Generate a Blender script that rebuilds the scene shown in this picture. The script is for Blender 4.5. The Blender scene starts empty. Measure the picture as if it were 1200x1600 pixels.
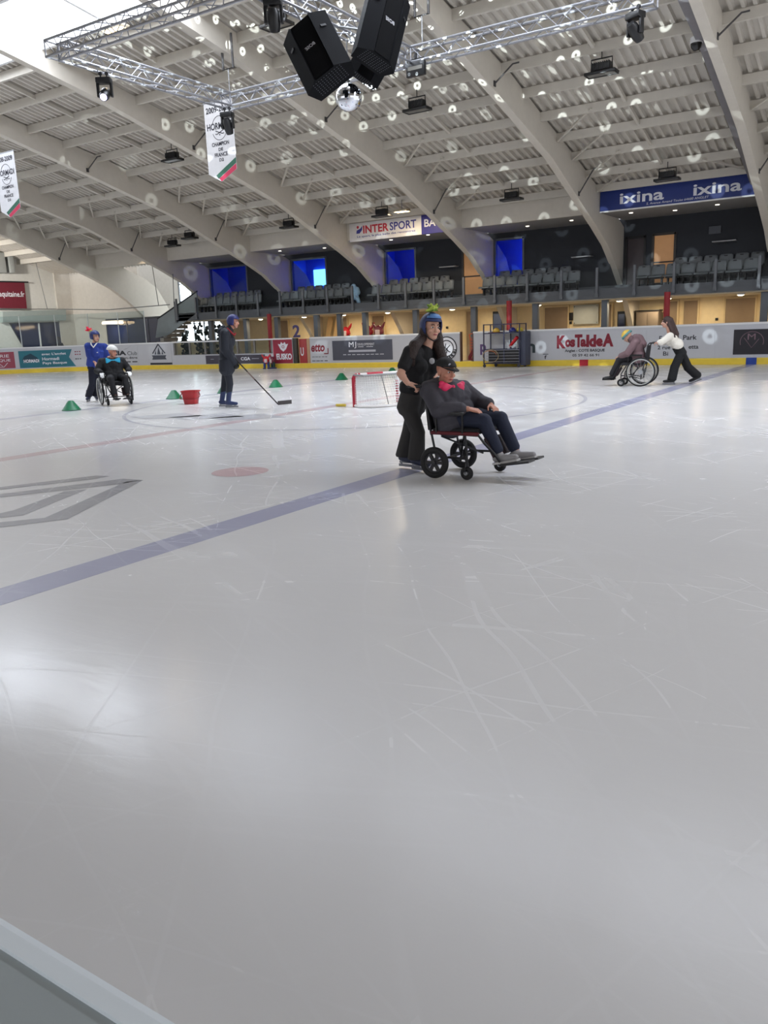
import bpy, bmesh, math, random
from mathutils import Vector, Matrix
random.seed(7)
S = bpy.context.scene
COL = S.collection

# ------------------------------------------------------------------ camera
FPX, PITCH, ROLL, YAW, CAMH = 1270.0, .2189918, -.03696166, .58076699, 1.4
_fw = Vector((-math.sin(YAW) * math.cos(PITCH), math.cos(YAW) * math.cos(PITCH), -math.sin(PITCH)))
_r0 = Vector((math.cos(YAW), math.sin(YAW), 0)); _u0 = _r0.cross(_fw)
_rt = _r0 * math.cos(ROLL) + _u0 * math.sin(ROLL)
_up = -_r0 * math.sin(ROLL) + _u0 * math.cos(ROLL)
CAM = Vector((0, 0, CAMH))
cd = bpy.data.cameras.new('camera'); cam = bpy.data.objects.new('camera', cd); COL.objects.link(cam)
cd.sensor_fit = 'VERTICAL'; cd.sensor_height = 32; cd.lens = FPX / 1600 * 32
cd.clip_start = .05; cd.clip_end = 300
m = Matrix((_rt, _up, -_fw)).transposed().to_4x4(); m.translation = CAM
cam.matrix_world = m
S.camera = cam

# ------------------------------------------------------------------ world, exposure
w = bpy.data.worlds.new('world'); S.world = w; w.use_nodes = True
bg = w.node_tree.nodes['Background']; bg.inputs[0].default_value = (.95, .96, 1, 1); bg.inputs[1].default_value = .82
S.view_settings.view_transform = 'Standard'; S.view_settings.look = 'None'
S.view_settings.exposure = 0.68; S.view_settings.gamma = 1; S.view_settings.use_curve_mapping = False
SKY_L = 6.6            # daylight radiance of the ridge glazing
CORRIDOR_W = 8.0      # each small lamp under the balcony
try:
    S.cycles.use_denoising = True; S.cycles.max_bounces = 6; S.cycles.diffuse_bounces = 4
    S.cycles.sample_clamp_indirect = 4; S.cycles.caustics_reflective = False; S.cycles.caustics_refractive = False
except Exception:
    pass

# ------------------------------------------------------------------ pixel -> place helpers (1200 x 1600 frame)
def ray(x, y): return _fw + _rt * ((x - 600) / FPX) - _up * ((y - 800) / FPX)
def onY(x, y, Y): d = ray(x, y); return CAM + d * (Y / d.y)
def onX(x, y, X): d = ray(x, y); return CAM + d * (X / d.x)
def onZ(x, y, Z=0.0): d = ray(x, y); return CAM + d * ((Z - CAMH) / d.z)
_n = Vector((_fw.x, _fw.y, 0)).normalized(); _rh = Vector((_n.y, -_n.x, 0))
def onplane(x, y, G, off=0.0):        # upright plane through G facing the camera, pushed away by off metres
    d = ray(x, y); return CAM + d * (((G + _n * off) - CAM).dot(_n) / d.dot(_n))

# ------------------------------------------------------------------ materials
def lin(c):
    def f(v):
        v /= 255.0
        return v / 12.92 if v <= .04045 else ((v + .055) / 1.055) ** 2.4
    return (f(c[0]), f(c[1]), f(c[2]), 1)
MATS = {}
def mat(name, col, rough=.6, metal=0.0, var=.10, scale=6.0, bump=0.0, bscale=40.0, spec=.5, emit=None, estr=0.0, alpha=1.0, coat=0.0):
    if name in MATS: return MATS[name]
    M = bpy.data.materials.new(name); M.use_nodes = True; nt = M.node_tree; N = nt.nodes; L = nt.links
    b = N['Principled BSDF']; b.inputs['Roughness'].default_value = rough; b.inputs['Metallic'].default_value = metal
    b.inputs['Specular IOR Level'].default_value = spec; b.inputs['Alpha'].default_value = alpha; b.inputs['Coat Weight'].default_value = coat
    tc = N.new('ShaderNodeTexCoord'); no = N.new('ShaderNodeTexNoise'); no.inputs['Scale'].default_value = scale; no.inputs['Detail'].default_value = 4
    L.new(tc.outputs['Object'], no.inputs['Vector'])
    mx = N.new('ShaderNodeMix'); mx.data_type = 'RGBA'
    c = lin(col)
    mx.inputs['A'].default_value = [min(1, v * (1 - var)) for v in c[:3]] + [1]
    mx.inputs['B'].default_value = [min(1, v * (1 + var)) for v in c[:3]] + [1]
    L.new(no.outputs['Fac'], mx.inputs['Factor']); L.new(mx.outputs['Result'], b.inputs['Base Color'])
    if bump:
        n2 = N.new('ShaderNodeTexNoise'); n2.inputs['Scale'].default_value = bscale; n2.inputs['Detail'].default_value = 3
        L.new(tc.outputs['Object'], n2.inputs['Vector'])
        bp = N.new('ShaderNodeBump'); bp.inputs['Strength'].default_value = bump; bp.inputs['Distance'].default_value = .02
        L.new(n2.outputs['Fac'], bp.inputs['Height']); L.new(bp.outputs['Normal'], b.inputs['Normal'])
    if emit is not None:
        b.inputs['Emission Color'].default_value = lin(emit); b.inputs['Emission Strength'].default_value = estr
    MATS[name] = M
    return M

def ice_mat(name, col, mixw=0.0):
    """ice: paint seen through a scraped, slightly glossy sheet with blade cuts in several directions"""
    M = bpy.data.materials.new(name); M.use_nodes = True; nt = M.node_tree; N = nt.nodes; L = nt.links
    b = N['Principled BSDF']; b.inputs['IOR'].default_value = 1.31
    tc = N.new('ShaderNodeTexCoord')
    def node(t, **k):
        n = N.new(t)
        for a, v in k.items(): setattr(n, a, v)
        return n
    def noise(vec, scale, detail=3, rough=.5):
        n = node('ShaderNodeTexNoise'); n.inputs['Scale'].default_value = scale; n.inputs['Detail'].default_value = detail
        n.inputs['Roughness'].default_value = rough; L.new(vec, n.inputs['Vector']); return n.outputs['Fac']
    def mth(op, a, bb=None, c=None):
        n = node('ShaderNodeMath', operation=op)
        for i, v in enumerate((a, bb, c)):
            if v is None: continue
            if isinstance(v, (int, float)): n.inputs[i].default_value = v
            else: L.new(v, n.inputs[i])
        return n.outputs[0]
    def sstep(v, lo, hi):
        n = node('ShaderNodeMapRange', interpolation_type='SMOOTHSTEP'); L.new(v, n.inputs['Value'])
        n.inputs['From Min'].default_value = lo; n.inputs['From Max'].default_value = hi
        return n.outputs['Result']
    P = tc.outputs['Object']
    # warp so that the cuts bend like skate tracks
    wn = node('ShaderNodeTexNoise'); wn.inputs['Scale'].default_value = .35; L.new(P, wn.inputs['Vector'])
    wv = node('ShaderNodeVectorMath', operation='MULTIPLY_ADD'); L.new(wn.outputs['Color'], wv.inputs[0]); wv.inputs[1].default_value = (.55, .55, 0); L.new(P, wv.inputs[2])
    tot = None
    for i, (ang, along, across, lo) in enumerate(((.62, .18, 9, .66), (-.5, .22, 12, .67), (1.35, .15, 10, .68), (2.3, .25, 14, .67), (.15, .2, 20, .68))):
        mp = node('ShaderNodeMapping'); mp.inputs['Rotation'].default_value = (0, 0, ang); mp.inputs['Location'].default_value = (i * 7.3, i * 3.1, 0)
        L.new(wv.outputs[0], mp.inputs['Vector'])
        sc = node('ShaderNodeVectorMath', operation='MULTIPLY'); L.new(mp.outputs[0], sc.inputs[0]); sc.inputs[1].default_value = (along, across, 1)
        s = sstep(noise(sc.outputs[0], 1.0, 2), lo, lo + .05)
        tot = s if tot is None else mth('MAXIMUM', tot, s)
    # fine straight hairlines from contour distance
    hl = None
    for i, (ang, a, c, wdt) in enumerate(((.9, .05, 2.2, .012), (-.25, .06, 2.6, .010), (1.9, .05, 3.0, .010), (.45, .07, 3.4, .012))):
        mp = node('ShaderNodeMapping'); mp.inputs['Rotation'].default_value = (0, 0, ang); mp.inputs['Location'].default_value = (i * 3.7 + 1, i * 9.1, 0)
        L.new(wv.outputs[0], mp.inputs['Vector'])
        sc = node('ShaderNodeVectorMath', operation='MULTIPLY'); L.new(mp.outputs[0], sc.inputs[0]); sc.inputs[1].default_value = (a, c, 1)
        f = noise(sc.outputs[0], 1.0, 0)
        d = mth('ABSOLUTE', mth('SUBTRACT', f, .5))
        s = mth('SUBTRACT', 1.0, sstep(d, wdt * .3, wdt))
        hl = s if hl is None else mth('MAXIMUM', hl, s)
    patch = sstep(noise(P, .9, 3), .36, .66)
    hl = mth('MULTIPLY', hl, patch)
    big = noise(P, .22, 4, .55)
    snow = mth('MULTIPLY', sstep(noise(P, 5.5, 6, .65), .62, .72), sstep(noise(P, .5, 2), .5, .65))
    cut = mth('MINIMUM', mth('ADD', mth('MULTIPLY', tot, .09), mth('ADD', mth('MULTIPLY', hl, .34), mth('MULTIPLY', snow, .8))), 1.0)
    base = lin(col)
    mx = node('ShaderNodeMix', data_type='RGBA'); mx.inputs['A'].default_value = [v * .83 for v in base[:3]] + [1]; mx.inputs['B'].default_value = [min(1, v * 1.10) for v in base[:3]] + [1]
    L.new(big, mx.inputs['Factor'])
    m2 = node('ShaderNodeMix', data_type='RGBA'); L.new(mx.outputs['Result'], m2.inputs['A']); m2.inputs['B'].default_value = lin((246, 247, 250))
    L.new(mth('MULTIPLY', cut, .36), m2.inputs['Factor'])
    L.new(m2.outputs['Result'], b.inputs['Base Color'])
    # wet places are smoother
    wet = sstep(noise(P, .30, 3), .5, .66)
    rg = mth('SUBTRACT', mth('ADD', .25, mth('MULTIPLY', cut, .12)), mth('MULTIPLY', wet, .08))
    L.new(rg, b.inputs['Roughness'])
    rip = node('ShaderNodeMapping'); rip.inputs['Rotation'].default_value = (0, 0, -.55); rip.inputs['Scale'].default_value = (1.2, 6, 1); L.new(P, rip.inputs['Vector'])
    h = mth('ADD', mth('MULTIPLY', cut, -.12), mth('MULTIPLY', noise(rip.outputs[0], 2.2, 4), .35))
    bp = node('ShaderNodeBump'); bp.inputs['Strength'].default_value = .12; bp.inputs['Distance'].default_value = .02
    L.new(h, bp.inputs['Height']); L.new(bp.outputs['Normal'], b.inputs['Normal'])
    return M

def glass_mat(name, tint=(225, 235, 235), refl=.10):
    if name in MATS: return MATS[name]
    M = bpy.data.materials.new(name); M.use_nodes = True; nt = M.node_tree; N = nt.nodes; L = nt.links
    out = N['Material Output']; N.remove(N['Principled BSDF'])
    t = N.new('ShaderNodeBsdfTransparent'); t.inputs[0].default_value = lin(tint)
    g = N.new('ShaderNodeBsdfGlossy'); g.inputs['Roughness'].default_value = .05
    lw = N.new('ShaderNodeLayerWeight'); lw.inputs['Blend'].default_value = .25
    no = N.new('ShaderNodeTexNoise'); no.inputs['Scale'].default_value = 3
    ma = N.new('ShaderNodeMath'); ma.operation = 'MULTIPLY_ADD'; ma.inputs[1].default_value = refl * 3; ma.inputs[2].default_value = refl * .3
    mu = N.new('ShaderNodeMath'); mu.operation = 'MULTIPLY'
    L.new(lw.outputs['Fresnel'], mu.inputs[0]); L.new(no.outputs['Fac'], mu.inputs[1]); L.new(mu.outputs[0], ma.inputs[0])
    mx = N.new('ShaderNodeMixShader'); L.new(ma.outputs[0], mx.inputs[0]); L.new(t.outputs[0], mx.inputs[1]); L.new(g.outputs[0], mx.inputs[2])
    L.new(mx.outputs[0], out.inputs['Surface']); MATS[name] = M
    return M

BEIGE = mat('painted_beam', (205, 198, 186), .65, bump=.06, bscale=6, var=.06)
PURLIN = mat('painted_purlin', (200, 194, 183), .6, var=.06)
DECK = mat('painted_deck', (196, 190, 180), .55, var=.05)
STEEL = mat('galvanised_steel', (150, 152, 154), .4, .6)
ALU = mat('truss_aluminium', (150, 151, 156), .38, .55)
BLACK = mat('black_paint', (22, 22, 25), .5)
BLACKP = mat('black_plastic', (18, 18, 20), .38)
SLATE = mat('slate_paint', (84, 88, 93), .5)
DARK = mat('dark_wall_paint', (38, 41, 48), .7)
WHITEB = mat('white_board', (188, 189, 194), .35, var=.03)
WHITE = mat('white_paint', (225, 225, 225), .5, var=.03)
YELLOW = mat('yellow_kickplate', (226, 196, 62), .45)
WALLW = mat('wall_white', (214, 212, 205), .8, bump=.08, bscale=3)
WALLG = mat('wall_grey_beige', (196, 190, 180), .8, bump=.08, bscale=3)
CREAM = mat('corridor_cream', (232, 214, 176), .7)
TAUPE = mat('shutter_taupe', (150, 130, 108), .6, bump=.1)
GLASS = glass_mat('clear_glass', (236, 242, 242), .05)
GLASSD = glass_mat('rink_glass', (236, 242, 242), .06)
RED = mat('red_plastic', (166, 28, 40), .4)
GREEN = mat('green_plastic', (0, 104, 66), .45)
NAVY = mat('navy_paint', (38, 42, 62), .45)
BLUE = mat('blue_paint', (36, 62, 140), .5)

# ------------------------------------------------------------------ geometry collector
def origin(o):
    v = Vector((0, 0, 0))
    while o is not None: v += o.location; o = o.parent
    return v
class MB:
    def __init__(s): s.v = []; s.f = []
    def add(s, vs, fs, M=None):
        k = len(s.v)
        s.v += [(M @ Vector(p)) if M else Vector(p) for p in vs]
        s.f += [tuple(i + k for i in f) for f in fs]; return s
    def box(s, lo, hi, M=None):
        x0, y0, z0 = lo; x1, y1, z1 = hi
        return s.add([(x0, y0, z0), (x1, y0, z0), (x1, y1, z0), (x0, y1, z0), (x0, y0, z1), (x1, y0, z1), (x1, y1, z1), (x0, y1, z1)],
                     [(0, 3, 2, 1), (4, 5, 6, 7), (0, 1, 5, 4), (1, 2, 6, 5), (2, 3, 7, 6), (3, 0, 4, 7)], M)
    def rbox(s, lo, hi, b=.01, M=None):            # box with chamfered upright and flat edges
        bm = bmesh.new(); bmesh.ops.create_cube(bm, size=1)
        c = [(a + d) / 2 for a, d in zip(lo, hi)]; e = [d - a for a, d in zip(lo, hi)]
        for q in bm.verts: q.co = Vector((c[0] + q.co.x * e[0], c[1] + q.co.y * e[1], c[2] + q.co.z * e[2]))
        bmesh.ops.bevel(bm, geom=bm.edges[:], offset=min(b, min(e) * .45), segments=2, affect='EDGES', profile=.6)
        s.bm(bm, M); return s
    def bm(s, bm, M=None):
        bm.verts.index_update(); s.add([q.co.copy() for q in bm.verts], [tuple(q.index for q in f.verts) for f in bm.faces], M); bm.free(); return s
    def prism(s, poly, d0, d1, axes=('x', 'z', 'y')):   # polygon in (a,b), extruded along c from d0 to d1
        n = len(poly); ix = {'x': 0, 'y': 1, 'z': 2}; vs = []
        for d in (d0, d1):
            for a, b in poly:
                p = [0, 0, 0]; p[ix[axes[0]]] = a; p[ix[axes[1]]] = b; p[ix[axes[2]]] = d; vs.append(tuple(p))
        fs = [tuple(range(n)), tuple(range(2 * n - 1, n - 1, -1))] + [(i, i + n, (i + 1) % n + n, (i + 1) % n) for i in range(n)]
        return s.add(vs, fs)
    def tube(s, pts, r, n=8, closed=False, caps=True):
        pts = [Vector(p) for p in pts]; m = len(pts); rs = r if isinstance(r, (list, tuple)) else [r] * m
        rings = []; prev = None
        for i, p in enumerate(pts):
            if closed: t = pts[(i + 1) % m] - pts[i - 1]
            else: t = pts[min(i + 1, m - 1)] - pts[max(i - 1, 0)]
            if t.length < 1e-9: t = Vector((0, 0, 1))
            t.normalize()
            if prev is None:
                a = Vector((0, 0, 1)) if abs(t.z) < .9 else Vector((1, 0, 0)); u = t.cross(a).normalized()
            else:
                u = prev - t * prev.dot(t)
                u = u.normalized() if u.length > 1e-6 else t.orthogonal().normalized()
            prev = u; q = t.cross(u)
            rings.append([p + (u * math.cos(2 * math.pi * k / n) + q * math.sin(2 * math.pi * k / n)) * rs[i] for k in range(n)])
        vs = [p for rg in rings for p in rg]; fs = []
        for i in range(m if closed else m - 1):
            j = (i + 1) % m
            for k in range(n): fs.append((i * n + k, i * n + (k + 1) % n, j * n + (k + 1) % n, j * n + k))
        if caps and not closed: fs += [tuple(range(n - 1, -1, -1)), tuple((m - 1) * n + k for k in range(n))]
        return s.add(vs, fs)
    def bar(s, p0, p1, w, h=None):                  # square bar
        p0, p1 = Vector(p0), Vector(p1); h = h or w; t = (p1 - p0).normalized()
        a = Vector((0, 0, 1)) if abs(t.z) < .95 else Vector((0, 1, 0)); u = t.cross(a).normalized() * (w / 2); q = u.cross(t).normalized() * (h / 2)
        vs = [p + e for p in (p0, p1) for e in (-u - q, u - q, u + q, -u + q)]
        return s.add(vs, [(0, 3, 2, 1), (4, 5, 6, 7), (0, 1, 5, 4), (1, 2, 6, 5), (2, 3, 7, 6), (3, 0, 4, 7)])
    def lathe(s, prof, n=24, M=None, flat=False):   # (r, z) profile around z
        vs = []; fs = []
        for r, z in prof:
            for k in range(n): a = 2 * math.pi * k / n; vs.append((r * math.cos(a), r * math.sin(a), z))
        for i in range(len(prof) - 1):
            for k in range(n): fs.append((i * n + k, i * n + (k + 1) % n, (i + 1) * n + (k + 1) % n, (i + 1) * n + k))
        if prof[0][0] > 1e-6: fs.append(tuple(range(n - 1, -1, -1)))
        if prof[-1][0] > 1e-6: fs.append(tuple((len(prof) - 1) * n + k for k in range(n)))
        return s.add(vs, fs, M)
    def ell(s, c, ax, n=20, m=12, keep=None):       # ellipsoid; ax = three axis vectors; keep(dir) filters faces
        c = Vector(c); a, b, d = [Vector(x) for x in ax]; vs = []; ds = []; fs = []
        for i in range(m + 1):
            th = math.pi * i / m
            for k in range(n):
                ph = 2 * math.pi * k / n; q = (math.sin(th) * math.cos(ph), math.sin(th) * math.sin(ph), math.cos(th))
                ds.append(Vector(q)); vs.append(c + a * q[0] + b * q[1] + d * q[2])
        for i in range(m):
            for k in range(n):
                f = (i * n + k, (i + 1) * n + k, (i + 1) * n + (k + 1) % n, i * n + (k + 1) % n)
                if keep is None or keep((ds[f[0]] + ds[f[1]] + ds[f[2]] + ds[f[3]]).normalized()): fs.append(f)
        return s.add(vs, fs)
    def cap(s, p0, p1, r0, r1, n=14):               # tapered capsule
        p0, p1 = Vector(p0), Vector(p1); t = p1 - p0
        if t.length < 1e-6: return s.ell(p0, ((r0, 0, 0), (0, r0, 0), (0, 0, r0)), n, n // 2)
        t.normalize(); u = t.orthogonal().normalized(); q = t.cross(u); rings = []
        for k in (-80, -50, -20): rings.append((p0 + t * r0 * math.sin(math.radians(k)), r0 * math.cos(math.radians(k))))
        for k in (20, 50, 80): rings.append((p1 + t * r1 * math.sin(math.radians(k)), r1 * math.cos(math.radians(k))))
        vs = [c + (u * math.cos(2 * math.pi * k / n) + q * math.sin(2 * math.pi * k / n)) * r for c, r in rings for k in range(n)]
        fs = [tuple(range(n - 1, -1, -1)), tuple(5 * n + k for k in range(n))]
        for i in range(5):
            for k in range(n): fs.append((i * n + k, i * n + (k + 1) % n, (i + 1) * n + (k + 1) % n, (i + 1) * n + k))
        return s.add(vs, fs)
    def chain(s, pts, rs, n=14):
        for i in range(len(pts) - 1): s.cap(pts[i], pts[i + 1], rs[i], rs[i + 1], n)
        return s
    def build(s, name, material, parent=None, smooth=35, weld=False, local=False):
        me = bpy.data.meshes.new(name); off = Vector((0, 0, 0)) if (local or parent is None) else origin(parent)
        me.from_pydata([tuple(p - off) for p in s.v], [], s.f); me.validate()
        bm = bmesh.new(); bm.from_mesh(me); bmesh.ops.recalc_face_normals(bm, faces=bm.faces)
        bm.to_mesh(me); bm.free()
        if smooth:
            me.polygons.foreach_set('use_smooth', [True] * len(me.polygons)); me.set_sharp_from_angle(angle=math.radians(smooth))
        me.materials.append(material)
        o = bpy.data.objects.new(name, me); COL.objects.link(o)
        if parent is not None: o.parent = parent
        return o
def remesh(o, voxel=.006, it=6):
    r = o.modifiers.new('union', 'REMESH'); r.mode = 'VOXEL'; r.voxel_size = voxel; r.use_smooth_shade = True
    sm = o.modifiers.new('soften', 'SMOOTH'); sm.factor = .5; sm.iterations = it
    return o
def solid(o, t=.01, off=1.0):
    m_ = o.modifiers.new('thickness', 'SOLIDIFY'); m_.thickness = t; m_.offset = off; return o
def bake(o):           # fix the modifiers into the mesh
    bpy.context.view_layer.update(); dg = bpy.context.evaluated_depsgraph_get(); me = bpy.data.meshes.new_from_object(o.evaluated_get(dg))
    o.modifiers.clear(); o.data = me; return me
def tag(o, label, cat, group=None, kind=None):
    o['label'] = label; o['category'] = cat
    if group: o['group'] = group
    if kind: o['kind'] = kind
    return o
def thing(name, label, cat, loc=(0, 0, 0), rz=0.0, group=None):
    o = bpy.data.objects.new(name, None); COL.objects.link(o); o.empty_display_size = .2
    o.location = loc; o.rotation_euler = (0, 0, rz); return tag(o, label, cat, group)
def struct(name, mb, material, smooth=35):
    o = mb.build(name, material, None, smooth); o['kind'] = 'structure'; return o
def dup(root, loc, rz=None, label=None):
    r = root.copy(); COL.objects.link(r); r.location = loc
    if rz is not None: r.rotation_euler = (0, 0, rz)
    if label: r['label'] = label
    for ch in list(root.children):
        c = ch.copy(); COL.objects.link(c); c.parent = r
        for g in list(ch.children):
            d = g.copy(); COL.objects.link(d); d.parent = c
    return r
def text(s, x0, x1, zb, zt, Y, material, parent, name='lettering', bold=0.0, shear=0.0, depth=.004, rot=0.0, fit='both'):
    """letters in the plane Y, facing -Y, filling x0..x1 and zb..zt"""
    cu = bpy.data.curves.new(name, 'FONT'); cu.body = s; cu.size = 1; cu.offset = bold; cu.shear = shear; cu.extrude = 0; cu.resolution_u = 3
    tmp = bpy.data.objects.new(name, cu); me0 = bpy.data.meshes.new_from_object(tmp)
    vs = [v.co.copy() for v in me0.vertices]; fs = [tuple(p.vertices) for p in me0.polygons]
    bpy.data.objects.remove(tmp); bpy.data.meshes.remove(me0)
    ax0 = min(v.x for v in vs); ax1 = max(v.x for v in vs); ay0 = min(v.y for v in vs); ay1 = max(v.y for v in vs)
    sx = (x1 - x0) / (ax1 - ax0); sz = (zt - zb) / (ay1 - ay0)
    if fit == 'h': sx = sz
    cx, cz = (x0 + x1) / 2, (zb + zt) / 2; mb = MB(); pts = []
    for v in vs:
        a = (v.x - (ax0 + ax1) / 2) * sx; b = (v.y - (ay0 + ay1) / 2) * sz
        a, b = a * math.cos(rot) - b * math.sin(rot), a * math.sin(rot) + b * math.cos(rot)
        pts.append((cx + a, cz + b))
    n = len(vs)
    mb.add([(a, Y - depth, b) for a, b in pts], fs)
    off = origin(parent) if parent is not None else Vector((0, 0, 0))
    return mb.build(name, material, parent, 0)

# ================================================================== ICE AND ITS PAINTED MARKS
YB, XEND, RC = 27.27, -39.5, 8.5
XC = -9.54
def rink_path(off=0.0, x_from=7.0):
    """far long side, round corner, end side, round corner, near side (offset outwards)"""
    pts = [(x_from, YB + off), (-31.0, YB + off)]
    for k in range(1, 65):
        a = math.pi / 2 * k / 64; pts.append((-31 - (RC + off) * math.sin(a), YB - RC + (RC + off) * math.cos(a)))
    y0 = .10
    for k in range(0, 65):
        a = math.pi / 2 * k / 64; pts.append((-31 - (RC + off) * math.cos(a), y0 + RC - (RC + off) * math.sin(a)))
    pts.append((x_from, y0 - off)); return pts
ICE = ice_mat('ice', (226, 225, 225))
def subdiv_ice():
    mb = MB(); pp = rink_path(.02); mb.add([(x, y, 0) for x, y in pp], [tuple(range(len(pp)))]); return mb
struct('floor', subdiv_ice(), ICE, 0)
mb = MB(); mb.box((-60, YB + .1, -.25), (12, 45, -.02)); mb.box((-60, -8, -.25), (12, -.3, -.02)); mb.box((-60, -8, -.25), (XEND - .1, 45, -.021))
struct('floor_concourse', mb, mat('grey_concrete', (150, 146, 140), .8))
TRIM = [0]
def mark(mb, material):
    TRIM[0] += 1; o = struct('trim_%d' % TRIM[0], mb, material, 0); return o
ICEB = ice_mat('ice_blue_paint', (174, 175, 198)); ICER = ice_mat('ice_red_paint', (210, 192, 193)); ICEG = ice_mat('ice_grey_paint', (170, 170, 174)); ICEBF = ice_mat('ice_faint_blue_paint', (196, 196, 204))
ICEDOT = ice_mat('ice_pink_paint', (214, 186, 188))
mb = MB(); mb.box((-4.43, .1, .0005), (-4.13, YB, .0012)); mark(mb, ICEB)
mb = MB(); mb.box((XC - .15, .1, .0005), (XC + .15, YB, .0012)); mark(mb, ICER)
mb = MB(); mb.box((-14.94, .1, .0005), (-14.64, YB, .0012)); mark(mb, ICEBF)
def ring(cx, cy, r0, r1, z=.0016, n=96):
    mb = MB(); vs = []; fs = []
    for k in range(n):
        a = 2 * math.pi * k / n; vs += [(cx + r0 * math.cos(a), cy + r0 * math.sin(a), z), (cx + r1 * math.cos(a), cy + r1 * math.sin(a), z)]
    for k in range(n): j = (k + 1) % n; fs.append((2 * k, 2 * k + 1, 2 * j + 1, 2 * j))
    return mb.add(vs, fs)
mark(ring(XC, 13.66, 4.5, 4.57), ICEBF)
mark(ring(-5.93, 6.29, 0.0, .30), ICEDOT)
mb = MB()                                             # worn grey emblem inside the centre circle
for k in range(3): mb.add([(-12.3 + k * .9, 10.2 + k * .12, .002), (-11.6 + k * .9, 9.95 + k * .12, .002), (-10.9 + k * .9, 10.7 + k * .12, .002), (-11.8 + k * .9, 11.1 + k * .12, .002)], [(0, 1, 2, 3)])
mark(mb, ice_mat('ice_worn_emblem', (196, 196, 200)))
def band(pl):
    mb = MB()
    for poly in pl: mb.add([tuple(onZ(x, y, .002)) for x, y in poly], [tuple(range(len(poly)))])
    return mb
# diamond emblem of nested strokes, half of it out of the picture
em = [[(-60, 770), (0, 761), (150, 743), (172, 744), (150, 748), (0, 765), (-60, 775)],
      [(-60, 783), (0, 772), (192, 748), (224, 750), (196, 757), (180, 757), (0, 777), (-60, 788)],
      [(224, 750), (106, 811), (70, 809), (196, 753)],
      [(106, 811), (0, 824), (-60, 832), (-60, 826), (0, 816), (70, 809)],
      [(137, 764), (36, 805), (22, 797), (100, 768)],
      [(36, 805), (0, 809), (-60, 816), (-60, 810), (0, 802), (22, 797)]]
mark(band(em), ICEG)

# ================================================================== BOARDS
def sweep(path, prof):
    """profile (outward offset, z) swept along a plan polyline"""
    mb = MB(); n = len(prof); m_ = len(path); vs = []; fs = []
    for i, (x, y) in enumerate(path):
        a = Vector(path[max(i - 1, 0)]); b = Vector(path[min(i + 1, m_ - 1)]); t = (b - a).normalized(); o = Vector((t.y, -t.x))
        for d, z in prof: vs.append((x + o.x * d, y + o.y * d, z))
    for i in range(m_ - 1):
        for k in range(n): j = (k + 1) % n; fs.append((i * n + k, i * n + j, (i + 1) * n + j, (i + 1) * n + k))
    fs += [tuple(range(n)), tuple((m_ - 1) * n + k for k in range(n - 1, -1, -1))]
    return mb.add(vs, fs)
PB = [(0, .19), (0, 1.21), (.10, 1.21), (.10, 0.0), (.004, 0.0)]
PK = [(-.018, 0.002), (-.018, .17), (-.004, .2), (.02, .2), (.02, .002)]
PT = [(-.012, 1.2), (-.012, 1.245), (0, 1.26), (.13, 1.26), (.13, 1.2)]
full = rink_path()
i31 = 1
def boards(name, path, tall=True):
    struct(name, sweep(path, PB if tall else [(0, .19), (0, .64), (.10, .64), (.10, 0.0), (.004, 0)]), WHITEB, 20)
boards('boards_east', [(7, YB), (-13.72, YB)])
boards('boards_middle', [(-14.26, YB), (-21.27, YB)])
boards('boards_gate', [(-22.2, YB), (-23.30, YB)])
boards('boards_glazed', [(-23.30, YB), (-29.35, YB)], False)
corner = [(-29.35, YB)] + full[1:66]
boards('boards_corner', corner)
boards('boards_near', full[65:])
struct('trim_kickplate', sweep([(7, YB), (-31, YB)] + full[2:], PK), YELLOW, 20)
mb = MB()
for p in ([(7, YB), (-13.72, YB)], [(-14.26, YB), (-21.27, YB)], [(-22.2, YB), (-29.35, YB)], corner):
    mb.v += []; q = sweep(p, PT); mb.add(q.v, q.f)
struct('trim_cap', mb, WHITE, 20)
mb = MB(); n0 = full[65:]
q = sweep(n0, [(-.004, 1.2), (-.004, 1.235), (.004, 1.25), (.30, 1.25), (.30, 1.2)]); mb.add(q.v, q.f)
struct('trim_near_cap', mb, mat('near_cap_grey', (150, 158, 160), .45), 20)
mb = MB(); q = sweep(n0, [(-.0045, 1.232), (-.002, 1.2475), (.002, 1.2512), (.0065, 1.2512), (.0065, 1.23)]); mb.add(q.v, q.f)
struct('trim_near_edge', mb, mat('near_edge_white', (214, 222, 228), .4), 20)
# coloured stubs where the lines run up the kick plate
for x, c, nm in ((-9.54, (176, 26, 44), 'red'), (-4.28, (30, 64, 150), 'blue'), (-14.79, (30, 64, 150), 'blue')):
    mb = MB(); mb.box((x - .15, YB - .022, .001), (x + .15, YB - .005, .203)); mark(mb, mat('kick_' + nm, c, .45))
# glazed stretch of the boards: frame and clear panes
mb = MB()
for k in range(7): x = -29.3 + k * .99; mb.box((x - .04, YB + .01, .62), (x + .04, YB + .09, 1.22))
mb.box((-29.35, YB + .01, .60), (-23.3, YB + .09, .66))
fr = struct('window_1', mb, mat('dull_aluminium', (128, 126, 124), .45, .3))
mb = MB(); mb.box((-29.3, YB + .045, .65), (-23.35, YB + .055, 1.21)); pg = mb.build('pane', GLASS, fr)

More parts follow.
